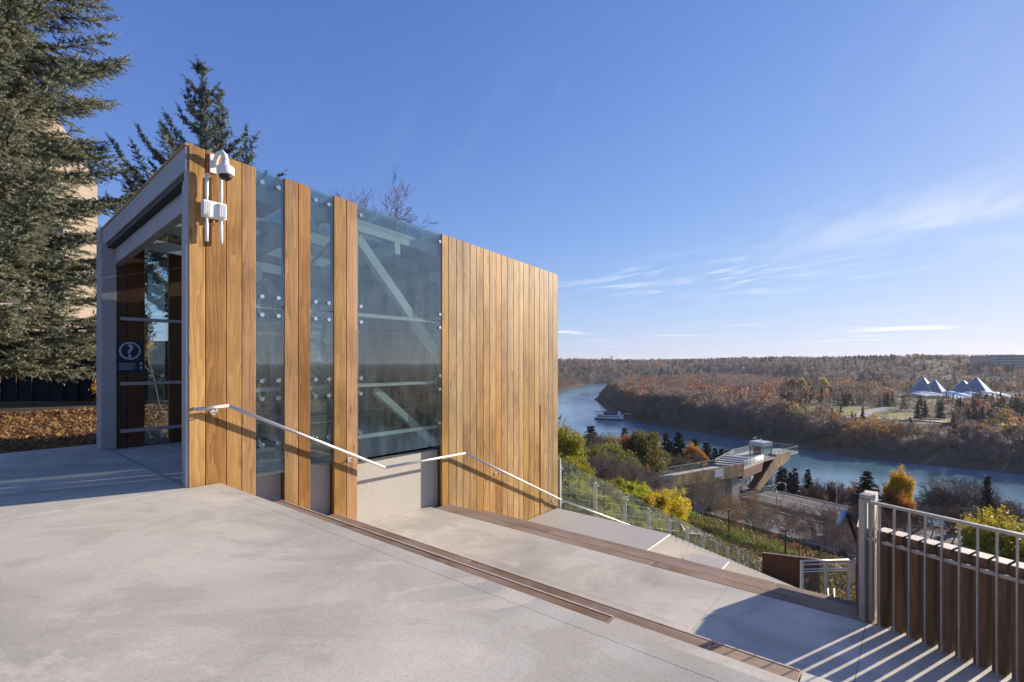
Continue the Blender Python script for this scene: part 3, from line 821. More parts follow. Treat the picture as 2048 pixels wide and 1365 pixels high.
# information sign on the inner boards
def P_in(px, py): return px_plane_s(px, py, SL+.06)
ta, zb = P_in(236, 747); tb, zt_ = P_in(289, 682)
sign = empty('information_sign', W(ta, SL+.02, zb), 'dark navy information sign with a ringed question mark inside the doorway', 'sign')
MB().tsbox(ta, tb, SL+.005, SL+.03, zb, zt_).build('panel', M['navy'], sign)
tc = ta+(tb-ta)*.46; zc_ = zb+(zt_-zb)*.68; rr_ = .165
ring = MB(); vs = []; N = 40
for k in range(N):
    a = 2*math.pi*k/N
    for r in (rr_, rr_*.83):
        for ds in (.031, .036): vs.append(W(tc+math.cos(a)*r, SL+ds, zc_+math.sin(a)*r))
fs = []
for k in range(N):
    a, b = k*4, ((k+1) % N)*4
    fs += [(a+1, b+1, b+3, a+3), (a, b, b+1, a+1), (a+2, a+3, b+3, b+2)]
ring.add(vs, fs); ring.build('ring', M['signink'], sign)
cu = bpy.data.curves.new('question_mark', 'FONT'); cu.body = '?'; cu.size = .34; cu.align_x = 'CENTER'; cu.extrude = .002; cu.offset = .006
tmp = bpy.data.objects.new('question_mark_text', cu); COL.objects.link(tmp)
dg = bpy.context.evaluated_depsgraph_get(); qm = bpy.data.meshes.new_from_object(tmp.evaluated_get(dg))
bpy.data.objects.remove(tmp)
q = link('question_mark', qm, (0, 0, 0), sign); qm.materials.clear(); qm.materials.append(M['signink'])
# text plane: x along t, y up, facing +s
mw = Matrix((( TN.x, 0, SN.x, 0), (TN.y, 0, SN.y, 0), (0, 1, 0, 0), (0, 0, 0, 1)))
p0 = W(tc, SL+.034, zc_-.118)-sign.location
mw.translation = p0; q.matrix_local = mw
for k, (l, dz) in enumerate(((.30, .215), (.33, .185), (.26, .145), (.33, .115), (.28, .085))):
    MB().tsbox(ta+.02, ta+.02+l*.8, SL+.031, SL+.034, zb+dz*.8, zb+dz*.8+.008).build('text_line', M['signink'], sign)
for dz in (.21, .11):
    MB().lathe(W(tb-.05, SL+.031, zb+dz*.8+.01), SN, [(0, .022), (.003, .022)], 16).build('pictogram', M['signink'], sign)

# ------------------------------------------------------------------ glass guard down the slope
guard = empty('glass_guard', W(8.5, -.05, -2.3), 'glass panel guard on slim steel posts stepping down beside the stair', 'guard')
gz_ = lambda t: -1.09-.437*(t-8.5)
for i in range(14):
    t = 8.5+1.87*i
    po = MB().tsbox(t-.03, t+.03, -.13, -.03, gz_(t)-1.5, gz_(t)).build('post', M['steel_lt'], guard)
    MB().tsbox(t-.008, t+.008, -.03, -.018, gz_(t)-1.4, gz_(t)-.02).build('post_edge', M['inox'], po)
    for dz in (.05, .95):
        MB().lathe(W(t+.05, -.03, gz_(t)-dz-.05), SN, [(0, .03), (.035, .03)], 8).build('clamp', M['chrome'], po)
    if i < 13:
        t1 = t+1.87
        a = [W(t+.05, -.015, gz_(t)-1.28), W(t1-.05, -.015, gz_(t1)-1.28), W(t1-.05, -.003, gz_(t1)-1.28), W(t+.05, -.003, gz_(t)-1.28)]
        b = [p+Vector((0, 0, 1.42)) for p in a]
        MB().hexa(a+b).build('glass_panel', M['guard'], guard)
MB().hexa([W(8.40, -.13, -3.2), W(8.44, -.13, -3.2), W(8.44, .02, -3.2), W(8.40, .02, -3.2), W(8.40, -.13, -.9), W(8.44, -.13, -.9), W(8.44, .02, -.9), W(8.40, .02, -.9)]).build('end_plate', M['steel_lt'], guard)

# landing guard lower down
lg = empty('landing_guard', (14.4, 24, -9.9), 'steel framed glass guard with double top rail at lower stair landing', 'guard')
PA, PB = Vector((14.3, 24, -9.7)), Vector((17.7, 25.6, -10.3))
for f in (0, .5, 1):
    p = PA.lerp(PB, f); MB().bar(p-Vector((0, 0, .6)), p+Vector((0, 0, 1.5)), .12, .12, up=(0, 1, 0)).build('post', M['steel_lt'], lg)
for dz, r in ((1.5, .05), (1.32, .035), (1.08, .03), (.96, .03)):
    MB().tube([PA+Vector((0, 0, dz)), PB+Vector((0, 0, dz))], r, 8).build('rail', M['inox'], lg)
MB().bar((PA+PB)/2+(PA-PB)*.49+Vector((0, 0, .45)), (PA+PB)/2+(PB-PA)*.49+Vector((0, 0, .45)), .014, .95).build('glass_panel', M['guard'], lg)
for k in (0, .3):
    MB().tube([PA.lerp(PB, .2)+Vector((k-.2, -1.6, -.5)), PA.lerp(PB, .42)+Vector((k-.1, -.6, .35))], .035, 8).build('stair_rail', M['white_dirty'], lg)
cw = empty('retaining_wall', (16, 27.6, -10.6), 'low rust brown retaining wall below the green planting strip', 'wall')
A_, B_ = Vector((14.5, 28.2, -10.4)), Vector((17.2, 27.2, -10.4))
MB().bar(A_, B_, .08, 1.9).build('wall_plate', M['corten'], cw)
MB().bar(A_+Vector((0, 0, .97)), B_+Vector((0, 0, .97)), .14, .05).build('wall_cap', M['tread'], cw)

# ------------------------------------------------------------------ timber fin fence
FA = Vector((3.80, 5.27, -1.2)); FD = Vector((.55, -.98, 0)).normalized(); FN = Vector((FD.y, -FD.x, 0))
if FN.dot(Vector((0, -1, 0))) > 0: FN = -FN      # FN points away from the camera side
fence = empty('fin_fence', FA, 'steel picket guard backed by upright dark timber fins on the lower terrace', 'fence')
def fpt(k, o, z): p = FA+FD*k+FN*o; return Vector((p.x, p.y, z))
PT = .13; NP = 15
for i in range(NP):
    k = .16+PT*i
    MB().bar(fpt(k, 0, -1.19), fpt(k, 0, .09), .012, .032, up=FN).build('picket', M['galv'], fence)
for z, h in ((.105, .028), (-.30, .035)):
    MB().bar(fpt(-.02, 0 if z > 0 else .024, z), fpt(PT*NP+.15, 0 if z > 0 else .024, z), .045 if z > 0 else .012, h).build('rail', M['galv'], fence)
for i in range(NP):
    k = .155+PT*i
    f0 = fpt(k, .15, -1.195); f1 = fpt(k, .15, -.20)
    fo = MB().bar(f0, f1, .098, .17, up=FN).build('fin', M['fin'], fence, bevel=.004)
    MB().bar(f1, f1+Vector((0, 0, .004)), .104, .168, up=FN).build('end_grain', M['fin_top'], fo)
# corner posts
MB().bar(fpt(0, 0, -1.19), fpt(0, 0, .12), .055, .055, up=FN).build('end_post', M['galv'], fence)
MB().bar(fpt(.055, .06, -1.19), fpt(.055, .06, .12), .04, .05, up=FN).build('end_post', M['galv'], fence)
MB().bar(fpt(.02, .05, .12), fpt(.02, .05, .17), .11, .10, up=FN).build('post_cap', M['galv'], fence)
# return of the fence that runs away from the terrace corner
RA = Vector((3.83, 5.37, 0)); RD = Vector((1.35, 1.72, 0)).normalized(); RN = Vector((RD.y, -RD.x, 0))
fence2 = empty('fin_fence', (RA.x, RA.y, -1.2), 'short return of timber fins running outward from the terrace corner post', 'fence')
for i in range(17):
    k = .05+.115*i; p = RA+RD*k+RN*.055
    zt2 = -.22
    fo = MB().bar((p.x, p.y, -2.6), (p.x, p.y, zt2), .108, .15, up=RN).build('fin', M['fin'], fence2, bevel=.004)
    MB().bar((p.x, p.y, zt2), (p.x, p.y, zt2+.004), .107, .148, up=RN).build('end_grain', M['fin_top'], fo)
for z in (-.32,):
    a = RA-RN*.0; b = RA+RD*1.95
    MB().bar((a.x, a.y, z), (b.x, b.y, z), .035, .03).build('rail', M['galv'], fence2)
p = RA+RD*1.97
MB().bar((p.x, p.y, -2.9), (p.x, p.y, -.24), .06, .06).build('end_post', M['galv'], fence2)
# leaning lamp arm and round ended panel beyond the corner post
def at(px, py, Y): return Vector(((px-CX)/F*Y, Y, EYE-(py-HY)/F*Y))
la = empty('lamp_arm', at(1716, 1240, 6.6), 'leaning dark pole carrying a pale blue tube lamp beyond the fence', 'lamp')
MB().tube([at(1716, 1130, 6.6), at(1716, 1090, 6.6), at(1691, 1022, 6.6)], .022, 8).build('pole', M['dark'], la)
MB().tube([at(1716, 1240, 6.6), at(1716, 1130, 6.6)], .03, 8).build('pole_base', M['dark'], la)
MB().tube([at(1689, 1021, 6.55), at(1678, 1050, 6.55)], .042, 10).build('tube_lamp', mat_plain('lamp_shell', (.35, .45, .68), .25), la)
rp = empty('round_panel', at(1712, 1185, 7.2), 'round ended grey metal panel standing behind the fence corner post', 'panel')
pl = [at(1726, 1118, 7.2), at(1712, 1120, 7.2), at(1704, 1130, 7.2), at(1701, 1145, 7.2), at(1703, 1158, 7.2), at(1712, 1166, 7.2), at(1726, 1170, 7.2)]
MB().prism(pl, (0, .06, 0)).build('plate', M['galv'], rp)
MB().tube([at(1722, 1165, 7.23), at(1722, 1230, 7.23)], .03, 8).build('leg', M['galv'], rp)

# ------------------------------------------------------------------ left side: dark fence, chateau
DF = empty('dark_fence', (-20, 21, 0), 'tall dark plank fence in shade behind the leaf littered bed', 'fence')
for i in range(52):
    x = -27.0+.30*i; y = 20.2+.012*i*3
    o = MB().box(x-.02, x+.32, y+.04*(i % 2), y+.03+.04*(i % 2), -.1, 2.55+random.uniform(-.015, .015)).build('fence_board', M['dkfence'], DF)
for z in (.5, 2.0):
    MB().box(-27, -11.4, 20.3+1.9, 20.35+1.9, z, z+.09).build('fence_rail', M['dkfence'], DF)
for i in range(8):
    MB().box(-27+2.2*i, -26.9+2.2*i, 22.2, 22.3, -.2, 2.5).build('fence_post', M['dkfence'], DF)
HX, HYY = -44.0, 46.0
xr = (195-CX)/F*46
ch = empty('stone_hotel', (xr, 46, 0), 'tall cream limestone hotel with steep roof behind the spruce', 'building')
n = NT('limestone'); v = n.coord('Object'); br = n.n('ShaderNodeTexBrick'); n.l(n.coord('Object', (1, 1, 1), (R(90), 0, 0)), br.inputs['Vector'])
br.inputs['Scale'].default_value = 1.0; br.inputs['Brick Width'].default_value = .9; br.inputs['Row Height'].default_value = .4; br.inputs['Mortar Size'].default_value = .012
br.inputs['Color1'].default_value = (.74, .56, .37, 1); br.inputs['Color2'].default_value = (.80, .63, .44, 1); br.inputs['Mortar'].default_value = (.52, .41, .29, 1)
M['stone'] = n.done(n.pbsdf(br.outputs['Color'], .85, 0, .2).outputs[0])
M['copper'] = mat_plain('aged_roof', (.20, .22, .18), .6, 0, .3, 1)
M['pane'] = mat_plain('dark_window', (.03, .035, .04), .08, 0, .05)
xb_ = xr; ZW = 18.4
MB().hexa([(xr-22, 46, -.2), (xr, 46, -.2), (xb_, 60, -.2), (xb_-22, 60, -.2), (xr-22, 46, ZW), (xr, 46, ZW), (xb_, 60, ZW), (xb_-22, 60, ZW)]).build('wall', M['stone'], ch)
gb = [(xr-10, 45.95, ZW), (xr, 45.95, ZW), (xr-1.4, 45.95, 21.4), (xr-3.1, 45.95, 24), (xr-5, 45.95, 28), (xr-6.9, 45.95, 24), (xr-8.6, 45.95, 21.4)]
MB().prism(gb, (-1.2, 1.2, 0)).build('gable', M['stone'], ch)
MB().prism([(xr-10.6, 47.2, ZW), (xr-1.2, 47.2, ZW), (xr-5.6, 47.2, 27)], (-1, 10, 0)).build('roof', M['copper'], ch)
MB().prism([(xr-22, 46.2, ZW), (xr-11, 46.2, ZW), (xr-12.5, 49, 26), (xr-22, 49, 26)], (0, 8, 0)).build('roof', M['copper'], ch)
for fl in range(5):
    for k in range(6):
        x = xr-3.0-3.3*k; z = 1.4+2.8*fl
        fr = MB().box(x-.75, x+.75, 45.93, 46.02, z-.1, z+1.8).build('window', M['conc'], ch)
        MB().box(x-.6, x+.6, 45.91, 45.935, z, z+1.65).build('pane', M['pane'], fr)
        MB().box(x-.9, x+.9, 45.84, 46.0, z-.2, z-.11).build('sill', M['conc'], fr)
for z in (5.2, 10.6, 16.0):
    MB().box(xr-22.05, xr+.02, 45.9, 46.05, z, z+.22).build('string_course', M['stone'], ch)

ch.rotation_euler = (0, 0, R(48))

# ------------------------------------------------------------------ river lookout walkway
DK = -17.0
lk = empty('river_lookout', (30, 80, -24), 'timber clad cantilevered walkway and river lookout above the road', 'lookout')
M['clad'] = mat_wood('lookout_cladding', [(.2, (.26, .16, .08)), (.5, (.42, .28, .15)), (.85, (.55, .40, .24))])
M['railmesh'] = mat_plain('pale_balustrade', (.36, .36, .34), .5, .2, .1)
def V3(p, z): return Vector((p[0], p[1], z))
N0, N1, N2, N3 = (11.0, 68.6), (25.0, 76.2), (40.7, 85.6), (47.9, 92.6)      # near edge
O0, O1, O2, O3 = (9.4, 71.2), (23.2, 79.2), (36.5, 87.4), (44.5, 97.5)        # far edge
def slab4(a, b, c, d, z0, z1, nm, mat, par=lk):
    return MB().hexa([V3(p, z0) for p in (a, b, c, d)]+[V3(p, z1) for p in (a, b, c, d)]).build(nm, mat, par)
slab4(N0, N1, O1, O0, DK-.35, DK, 'deck', M['conc'])
slab4(N1, N2, O2, O1, DK-.35, DK-.001, 'deck', M['conc'])
slab4(N2, N3, O3, O2, DK-.35, DK+.12, 'deck', M['conc'])
LT = [(47.9, 92.8), (59.8, 101.6), (57.6, 105.0), (52.0, 104.0), (44.5, 97.6)]
MB().prism([V3(p, DK-.4) for p in LT], (0, 0, .42)).build('lookout_deck', M['conc'], lk)
def balus(a, b, z=DK, nm='balustrade', h=1.1, step=1.5):
    a, b = Vector((a[0], a[1], z)), Vector((b[0], b[1], z)); L = (b-a).length; k = max(1, int(L/step))
    o = MB().bar(a+Vector((0, 0, .55)), b+Vector((0, 0, .55)), .02, .95).build(nm, M['guard'], lk)
    MB().bar(a+Vector((0, 0, h)), b+Vector((0, 0, h)), .09, .06).build('top_rail', M['railmesh'], o)
    for i in range(k+1):
        p = a.lerp(b, i/k); MB().bar(p, p+Vector((0, 0, h)), .05, .05, up=(1, 0, 0)).build('post', M['railmesh'], o)
balus(O0, O1); balus(O1, O2); balus(O2, O3, DK+.1); balus(N2, N3, DK+.1)
for a, b in ((1, 2), (2, 3), (3, 4)): balus(LT[a], LT[b])
balus((50.4, 94.8), LT[1])
def sidewall(a, b, z0, z1, nm, mat, th=.18):
    a, b = Vector((a[0], a[1], 0)), Vector((b[0], b[1], 0)); d = (b-a); L = d.length; d.normalize(); nn = Vector((d.y, -d.x, 0))
    k = max(1, int(L/.9))
    for i in range(k):
        p, q = a+d*(L*i/k+.012), a+d*(L*(i+1)/k-.012)
        MB().hexa([(p.x, p.y, z0(i/k)), (q.x, q.y, z0((i+1)/k)), (q.x+nn.x*th, q.y+nn.y*th, z0((i+1)/k)), (p.x+nn.x*th, p.y+nn.y*th, z0(i/k)),
                   (p.x, p.y, z1(i/k)), (q.x, q.y, z1((i+1)/k)), (q.x+nn.x*th, q.y+nn.y*th, z1((i+1)/k)), (p.x+nn.x*th, p.y+nn.y*th, z1(i/k))]).build(nm, mat, lk)
sidewall(N0, N1, lambda f: DK-.6-.3*f, lambda f: DK+1.0, 'parapet_panel', M['railmesh'])
sidewall(N1, N2, lambda f: DK-.95-.4*f, lambda f: DK+.85, 'cladding_board', M['clad'])
MB().hexa([V3(p, DK-2.0) for p in ((40.7, 85.7), (47.2, 92), (45.8, 93.4), (39.2, 87))]+[V3(p, DK-.36) for p in ((40.7, 85.7), (47.8, 92.5), (46.4, 93.9), (39.2, 87))]).build('soffit_beam', M['corten'], lk)
# planters / benches on the deck and the little notice
for f, g_ in ((.30, 0), (.62, 0), (.15, 1), (.42, 1), (.7, 1)):
    a, b = ((N0, N1), (N1, N2))[g_]; p = Vector(a+(0,)).lerp(Vector(b+(0,)), f)+Vector((-.5, .9, DK))
    MB().bar(p-Vector((.8, -.2, -.25)), p+Vector((.8, .2, .25)), .5, .12).build('bench', M['tread'], lk)
nb = Vector(N1+(0,)).lerp(Vector(N2+(0,)), .62)
no = MB().hexa([(nb.x-.9, nb.y-.75, DK-.7), (nb.x+.9, nb.y+.31, DK-.7), (nb.x+.93, nb.y+.26, DK-.7), (nb.x-.87, nb.y-.8, DK-.7),
           (nb.x-.9, nb.y-.75, DK+.55), (nb.x+.9, nb.y+.31, DK+.55), (nb.x+.93, nb.y+.26, DK+.55), (nb.x-.87, nb.y-.8, DK+.55)]).build('notice', M['white_dirty'], lk)
# stepped seating between walkway and lift
for i in range(5):
    f = i/5; a = Vector(N2+(0,)).lerp(Vector(N3+(0,)), f*.6); b = Vector(O2+(0,)).lerp(Vector(O3+(0,)), f*.6)
    a2 = Vector(N2+(0,)).lerp(Vector(N3+(0,)), f*.6+.13); b2 = Vector(O2+(0,)).lerp(Vector(O3+(0,)), f*.6+.13)
    MB().hexa([(a.x, a.y, DK+.1), (a2.x, a2.y, DK+.1), (b2.x, b2.y, DK+.1), (b.x, b.y, DK+.1), (a.x, a.y, DK+.3+.14*i), (a2.x, a2.y, DK+.3+.14*i), (b2.x, b2.y, DK+.3+.14*i), (b.x, b.y, DK+.3+.14*i)]).build('seat_step', M['conc_dark'], lk)
# lift tower
lx, ly = 49.9, 97.6
lu = Vector((.86, .5, 0)).normalized(); lv = Vector((-lu.y, lu.x, 0))
def lbox(u0, u1, v0, v1, z0, z1, nm, mat):
    q = [lu*a+lv*b+Vector((lx, ly, 0)) for a, b in ((u0, v0), (u1, v0), (u1, v1), (u0, v1))]
    return MB().hexa([(p.x, p.y, z0) for p in q]+[(p.x, p.y, z1) for p in q]).build(nm, mat, lk)
lbox(-1.5, 1.5, -1.5, 1.5, DK+1.95, DK+2.75, 'lift_roof', M['steel_lt'])
for (u0, u1, v0, v1) in ((-1.4, 1.4, -1.42, -1.38), (1.38, 1.42, -1.36, 1.4), (-1.42, -1.38, -1.36, 1.4)):
    lbox(u0, u1, v0, v1, -25.4, DK+1.94, 'lift_glass', M['glass'])
for a in (-1.4, 1.4):
    for b in (-1.4, 1.4): lbox(a-.09, a+.09, b-.09, b+.09, -25.5, DK+1.945, 'lift_column', M['steel'])
for z in (-23, -20.5, -18.2): lbox(-1.48, 1.48, -1.47, -1.33, z, z+.14, 'lift_rail', M['steel'])
lbox(-.7, .7, .3, 1.2, -25, DK+1.9, 'lift_car_shaft', M['corten'])
for a, b in ((-1.3, -.8), (-.9, .9), (.2, 1.2)):
    q = lu*a+lv*b+Vector((lx, ly, DK+2.75))
    o = MB().tube([q, q+Vector((0, 0, .5))], .03, 6).build('mast', M['dark'], lk)
    MB().lathe(q+Vector((0, 0, .45)), (0, 0, 1), [(0, .06), (.08, .14), (.2, .14), (.26, .05)], 10).build('floodlight', M['white'], o)
# raking timber leg under the lookout
dd = Vector((59.8, 101.6, 0))-Vector((50.4, 94.8, 0)); bn = Vector((dd.y, -dd.x, 0)).normalized()
def K(px, py, Y): return at(px, py, Y)
leg = [K(1554, 910, 96.0), K(1581.5, 903.5, 99.2), K(1579, 920, 99.2), K(1556, 937.5, 95.8), K(1519, 982, 91.4), K(1510, 978, 90.9)]
k_ = 9
top_l = [leg[5], leg[0], leg[1]]; bot_l = [leg[4], leg[3], leg[2]]
def poly_at(L, f):
    d0 = (L[1]-L[0]).length; d1 = (L[2]-L[1]).length; s_ = f*(d0+d1)
    return L[0].lerp(L[1], s_/d0) if s_ < d0 else L[1].lerp(L[2], (s_-d0)/d1)
for i in range(14):
    f0, f1 = i/14+.003, (i+1)/14-.003
    MB().prism([poly_at(bot_l, f0), poly_at(bot_l, f1), poly_at(top_l, f1), poly_at(top_l, f0)], -bn*.2).build('leg_cladding', M['clad'], lk)
inn = -bn*1.5
MB().hexa([bot_l[0]-bn*.22, bot_l[1]-bn*.22, bot_l[1]+inn, bot_l[0]+inn, top_l[0]-bn*.22, top_l[1]-bn*.22, top_l[1]+inn, top_l[0]+inn]).build('leg_core', M['fin'], lk)
# pier and abutment
slab4((38.5, 85.2), (40.4, 86.4), (39.6, 87.8), (37.7, 86.6), -25.5, DK-1.2, 'pier', M['conc'])
slab4((30.4, 81.2), (37.4, 85.6), (36.8, 86.6), (29.8, 82.2), -25.5, DK-1.3, 'abutment', M['conc_dark'])

# ------------------------------------------------------------------ lamp posts
def street_lamp(p, h, label, flip=1, grp='street lamps along the river road', curved=True, col='galv'):
    e = empty('street_lamp', p, label, 'street lamp', grp); p = Vector(p)
    MB().tube([p, p+Vector((0, 0, h*.86))], [.09, .06], 8).build('pole', M[col], e)
    c = [p+Vector((0, 0, h*.86)), p+Vector((-.12*flip, 0, h*.93)), p+Vector((-.5*flip, 0, h*.985)), p+Vector((-1.1*flip, 0, h))]
    MB().tube(c, .05, 8).build('arm', M[col], e)
    MB().lathe(c[-1]+Vector((.1*flip, 0, 0)), (-flip, 0, -.06), [(0, .05), (.12, .12), (.5, .13), (.62, .06)], 10).build('lamp_head', M['white'], e)
for px, pyt, v_, lab in ((1350, 912, 97.3, 'pale street lamp with curved arm behind the lookout walkway'), (1281, 915, 97.3, 'street lamp half hidden by orange trees beyond the walkway'),
                         (1553, 973, 83.2, 'street lamp with curved arm right of the lookout glass shaft'), (1571, 966, 97.3, 'street lamp among dark spruces beside the lookout'), (1673, 962, 97.3, 'slim street lamp among bare saplings before the river')):
    r = (px-CX)/F; Y = v_/(.835*r+.55); X = r*Y
    zt = EYE-(pyt-HY)/F*Y
    street_lamp((X, Y, -24.2), zt+24.2, lab)
for px, Y, py in ((1374, 52, 995), (1458, 47, 1022), (1571, 39, 1062)):
    X = (px-CX)/F*Y; z = h1(X, Y); zt = EYE-(py-HY)/F*Y
    e = empty('path_lamp', (X, Y, z), 'slim black path lamp post beside the sloping path', 'lamp post', 'black path lamps')
    MB().tube([(X, Y, z-.3), (X, Y, zt)], .06, 8).build('pole', M['dark'], e)
    MB().bar((X-.45, Y-.1, zt+.03), (X+.12, Y, zt+.03), .12, .07).build('lamp_head', M['dark'], e)
for px, py, b in ((1787, 814, 838), (1811, 815, 842), (1870, 826, 846), (1896, 829, 848), (1757, 798, 818)):
    X, Y = px_z(px, b, FZ); zt = EYE-(py-HY)/F*Y
    street_lamp((X, Y, FZ-.5), zt-FZ+.5, 'distant park road lamp standing beyond the river', 1 if px % 2 else -1, 'lamps along the park road')
# ------------------------------------------------------------------ vegetation
n = NT('bark'); v = n.coord('Object', (6, 6, 1.2)); f = n.noise(v, 2, 5, .65); oi = n.n('ShaderNodeObjectInfo')
c = n.mix(1, n.ramp(f, [(.3, (.55, .55, .55)), (.7, (1.25, 1.22, 1.2))]), oi.outputs['Color'], 'MULTIPLY')
M['bark'] = n.done(n.pbsdf(c, .9, 0, .15).outputs[0])
M['leaf'] = mat_leaf('foliage', .35)
M['needle'] = mat_leaf('needles', .22, .5)

def unit(a): return a/np.maximum(np.linalg.norm(a, axis=-1, keepdims=True), 1e-9)
def leaves(cent, size, rg, aspect=1.0, up=0.0, jit=.3):
    """one small kite (2 triangles) per centre, random turn"""
    n_ = len(cent); a = unit(rg.normal(size=(n_, 3))+np.array([0, 0, up])); b = rg.normal(size=(n_, 3)); b = unit(b-(b*a).sum(1, keepdims=True)*a)
    s = (size*(1+jit*rg.normal(size=n_)).clip(.4, 2))[:, None]
    v = np.stack([cent-a*s*aspect, cent+b*s*.5, cent+a*s*aspect, cent-b*s*.5], 1).reshape(-1, 3)
    i = np.arange(n_)[:, None]*4
    return v, np.concatenate([i+[0, 1, 2], i+[0, 2, 3]])
def tubes(segs, n=4):
    """segs: (p0, p1, r0, r1) -> triangles"""
    S = np.array([np.r_[a, b, c, d] for a, b, c, d in segs]); p0, p1, r0, r1 = S[:, :3], S[:, 3:6], S[:, 6], S[:, 7]
    d = unit(p1-p0); x = np.cross(d, np.where(np.abs(d[:, 2:3]) > .9, [[1., 0, 0]], [[0, 0, 1.]])); x = unit(x); y = np.cross(d, x)
    vs = []
    for p, r in ((p0, r0), (p1, r1)):
        for k in range(n):
            a = 2*math.pi*k/n; vs.append(p+(x*math.cos(a)+y*math.sin(a))*r[:, None])
    v = np.stack(vs, 1); m = len(S); base = np.arange(m)[:, None]*2*n
    t = []
    for k in range(n):
        a, b = k, (k+1) % n; t += [base+[a, b, b+n], base+[a, b+n, a+n]]
    return v.reshape(-1, 3), np.concatenate(t)
def grow(rg, H, spread=.5, depth=5, r0=None, trunk_frac=.32, rmk=.0016, nkid=3, up=.25):
    """limbs as tapered segments; returns segments and tip points"""
    segs, tips = [], []
    def rec(p, d, L, r, dep):
        k = 3 if dep > 1 else 2
        for i in range(k):
            d = d+rg.normal(size=3)*.13+np.array([0, 0, up*.12]); d = d/np.linalg.norm(d)
            q = p+d*L/k; r2 = r*(.86 if i < k-1 else .72)
            segs.append((p, q, r, r2)); p, r = q, r2
            if dep > 0 and i >= (0 if dep < depth else 1):
                for _ in range(1 if i < k-1 else nkid):
                    x = rg.normal(size=3); x -= d*(x@d); x /= np.linalg.norm(x)+1e-9
                    dd = d*(1-spread*.55)+x*spread*rg.uniform(.7, 1.3)+np.array([0, 0, up*.3]); dd /= np.linalg.norm(dd)
                    rec(p, dd, L*rg.uniform(.55, .8), r*rg.uniform(.5, .68), dep-1)
        if dep <= 1: tips.append(p)
    rec(np.zeros(3), np.array([0, 0, 1.]), H*trunk_frac, r0 or H*.016, depth)
    v = np.array([s[1] for s in segs]); k = H/max(v[:, 2].max(), .1)
    rm = H*rmk
    segs = [(a*k, b*k, max(c, rm), max(d, rm*.8)) for a, b, c, d in segs]; tips = np.array(tips)*k
    return segs, tips
def clumps(tips, n_per, rad, rg): return np.repeat(tips, n_per, 0)+rg.normal(size=(len(tips)*n_per, 3))*rad
def shade_cols(n_, rg, lo=.65, hi=1.25, per=4):
    c = rg.uniform(lo, hi, size=(n_, 1))*(1+rg.normal(size=(n_, 3))*.07); return np.repeat(c, per, 0).clip(.05, 2)

PROTO = {}
def proto_bare(key, H, seed, spread, depth, leaf=0, lsize=.16, nk=3, r0=None, tf=.32, rmk=.0016):
    rg = np.random.default_rng(seed); segs, tips = grow(rg, H, spread, depth, r0, tf, rmk, nkid=nk)
    v, t = tubes(segs, 3 if depth > 3 else 4); trunk = soup(key+'_limbs', v, t, M['bark'])
    crown = None
    if leaf:
        c = clumps(tips, leaf, H*.035, rg); lv, lt = leaves(c, lsize, rg)
        crown = soup(key+'_crown', lv, lt, M['leaf'], shade_cols(len(c), rg))
    PROTO[key] = (H, trunk, crown)
proto_bare('bare_a', 10, 1, .60, 5); proto_bare('bare_b', 10, 2, .50, 5); proto_bare('bare_c', 8, 3, .75, 5, tf=.22)
proto_bare('fine_a', 10, 41, .55, 6, tf=.3, rmk=.0007); proto_bare('fine_b', 8, 43, .7, 5, 1, .06, tf=.26, rmk=.0011); proto_bare('fine_c', 8, 44, .62, 5, 0, tf=.30, rmk=.0013)
proto_bare('sparse_a', 10, 4, .55, 5, 1, .13); proto_bare('sparse_b', 8, 5, .65, 5, 2, .11, tf=.24)
proto_bare('leafy_a', 10, 6, .62, 4, 34, .17, tf=.26); proto_bare('leafy_b', 9, 7, .70, 4, 44, .15, tf=.22); proto_bare('leafy_c', 10, 8, .5, 4, 34, .17)
proto_bare('shrub_a', 3, 9, .9, 4, 44, .055, tf=.14); proto_bare('shrub_b', 3, 10, .85, 4, 54, .055, tf=.14); proto_bare('shrub_c', 3, 12, .95, 4, 7, .05, tf=.12)
proto_bare('twig_shrub', 3, 11, .95, 5, 0, tf=.13, r0=.03)
proto_bare('sapling', 7, 14, .35, 4, 0, tf=.4, r0=.08, nk=3, rmk=.0045); proto_bare('sapling_b', 7, 15, .40, 4, 1, .10, tf=.36, r0=.08, nk=3, rmk=.0045)
def proto_spruce(key, H, seed, rad, lev=26):
    rg = np.random.default_rng(seed); V_, C_ = [], []
    for i in range(lev):
        f = (i+.4)/lev; z = H*(.08+.92*f); R0 = rad*(1-f)**.85+.12
        for k in range(int(7+4*(1-f))):
            a = rg.uniform(0, 2*math.pi); r = R0*rg.uniform(.72, 1.12); d = np.array([math.cos(a), math.sin(a), 0]); s_ = np.array([-d[1], d[0], 0])
            m = max(4, int(r*7))
            for j in range(m):
                g_ = (j+rg.uniform(0, 1))/m; c = d*r*g_+np.array([0, 0, z-r*.28*g_+r*.16*g_*g_+rg.normal()*.05])
                for sd in (-1, 1):
                    L = (.34+.34*(1-g_)*r*.45)*rg.uniform(.7, 1.3); tip = c+(d*.7+s_*sd*rg.uniform(.3, 1.0))*L+np.array([0, 0, rg.uniform(-.2, .02)*L*1.4])
                    w_ = np.array([rg.normal()*.12, rg.normal()*.12, .20])
                    V_ += [c-w_*.8, c+w_*.8, tip]; C_ += [rg.uniform(.6, 1.3)]*3
        V_ += []
    v = np.array(V_); t = np.arange(len(v)).reshape(-1, 3)
    crown = soup(key+'_crown', v, t, M['needle'], np.array(C_)[:, None]*np.ones(3))
    tv, tt = tubes([(np.zeros(3), np.array([0, 0, H*.5]), H*.016, H*.009), (np.array([0, 0, H*.5]), np.array([0, 0, H*.99]), H*.009, .01)], 6)
    PROTO[key] = (H, soup(key+'_trunk', tv, tt, M['bark']), crown)
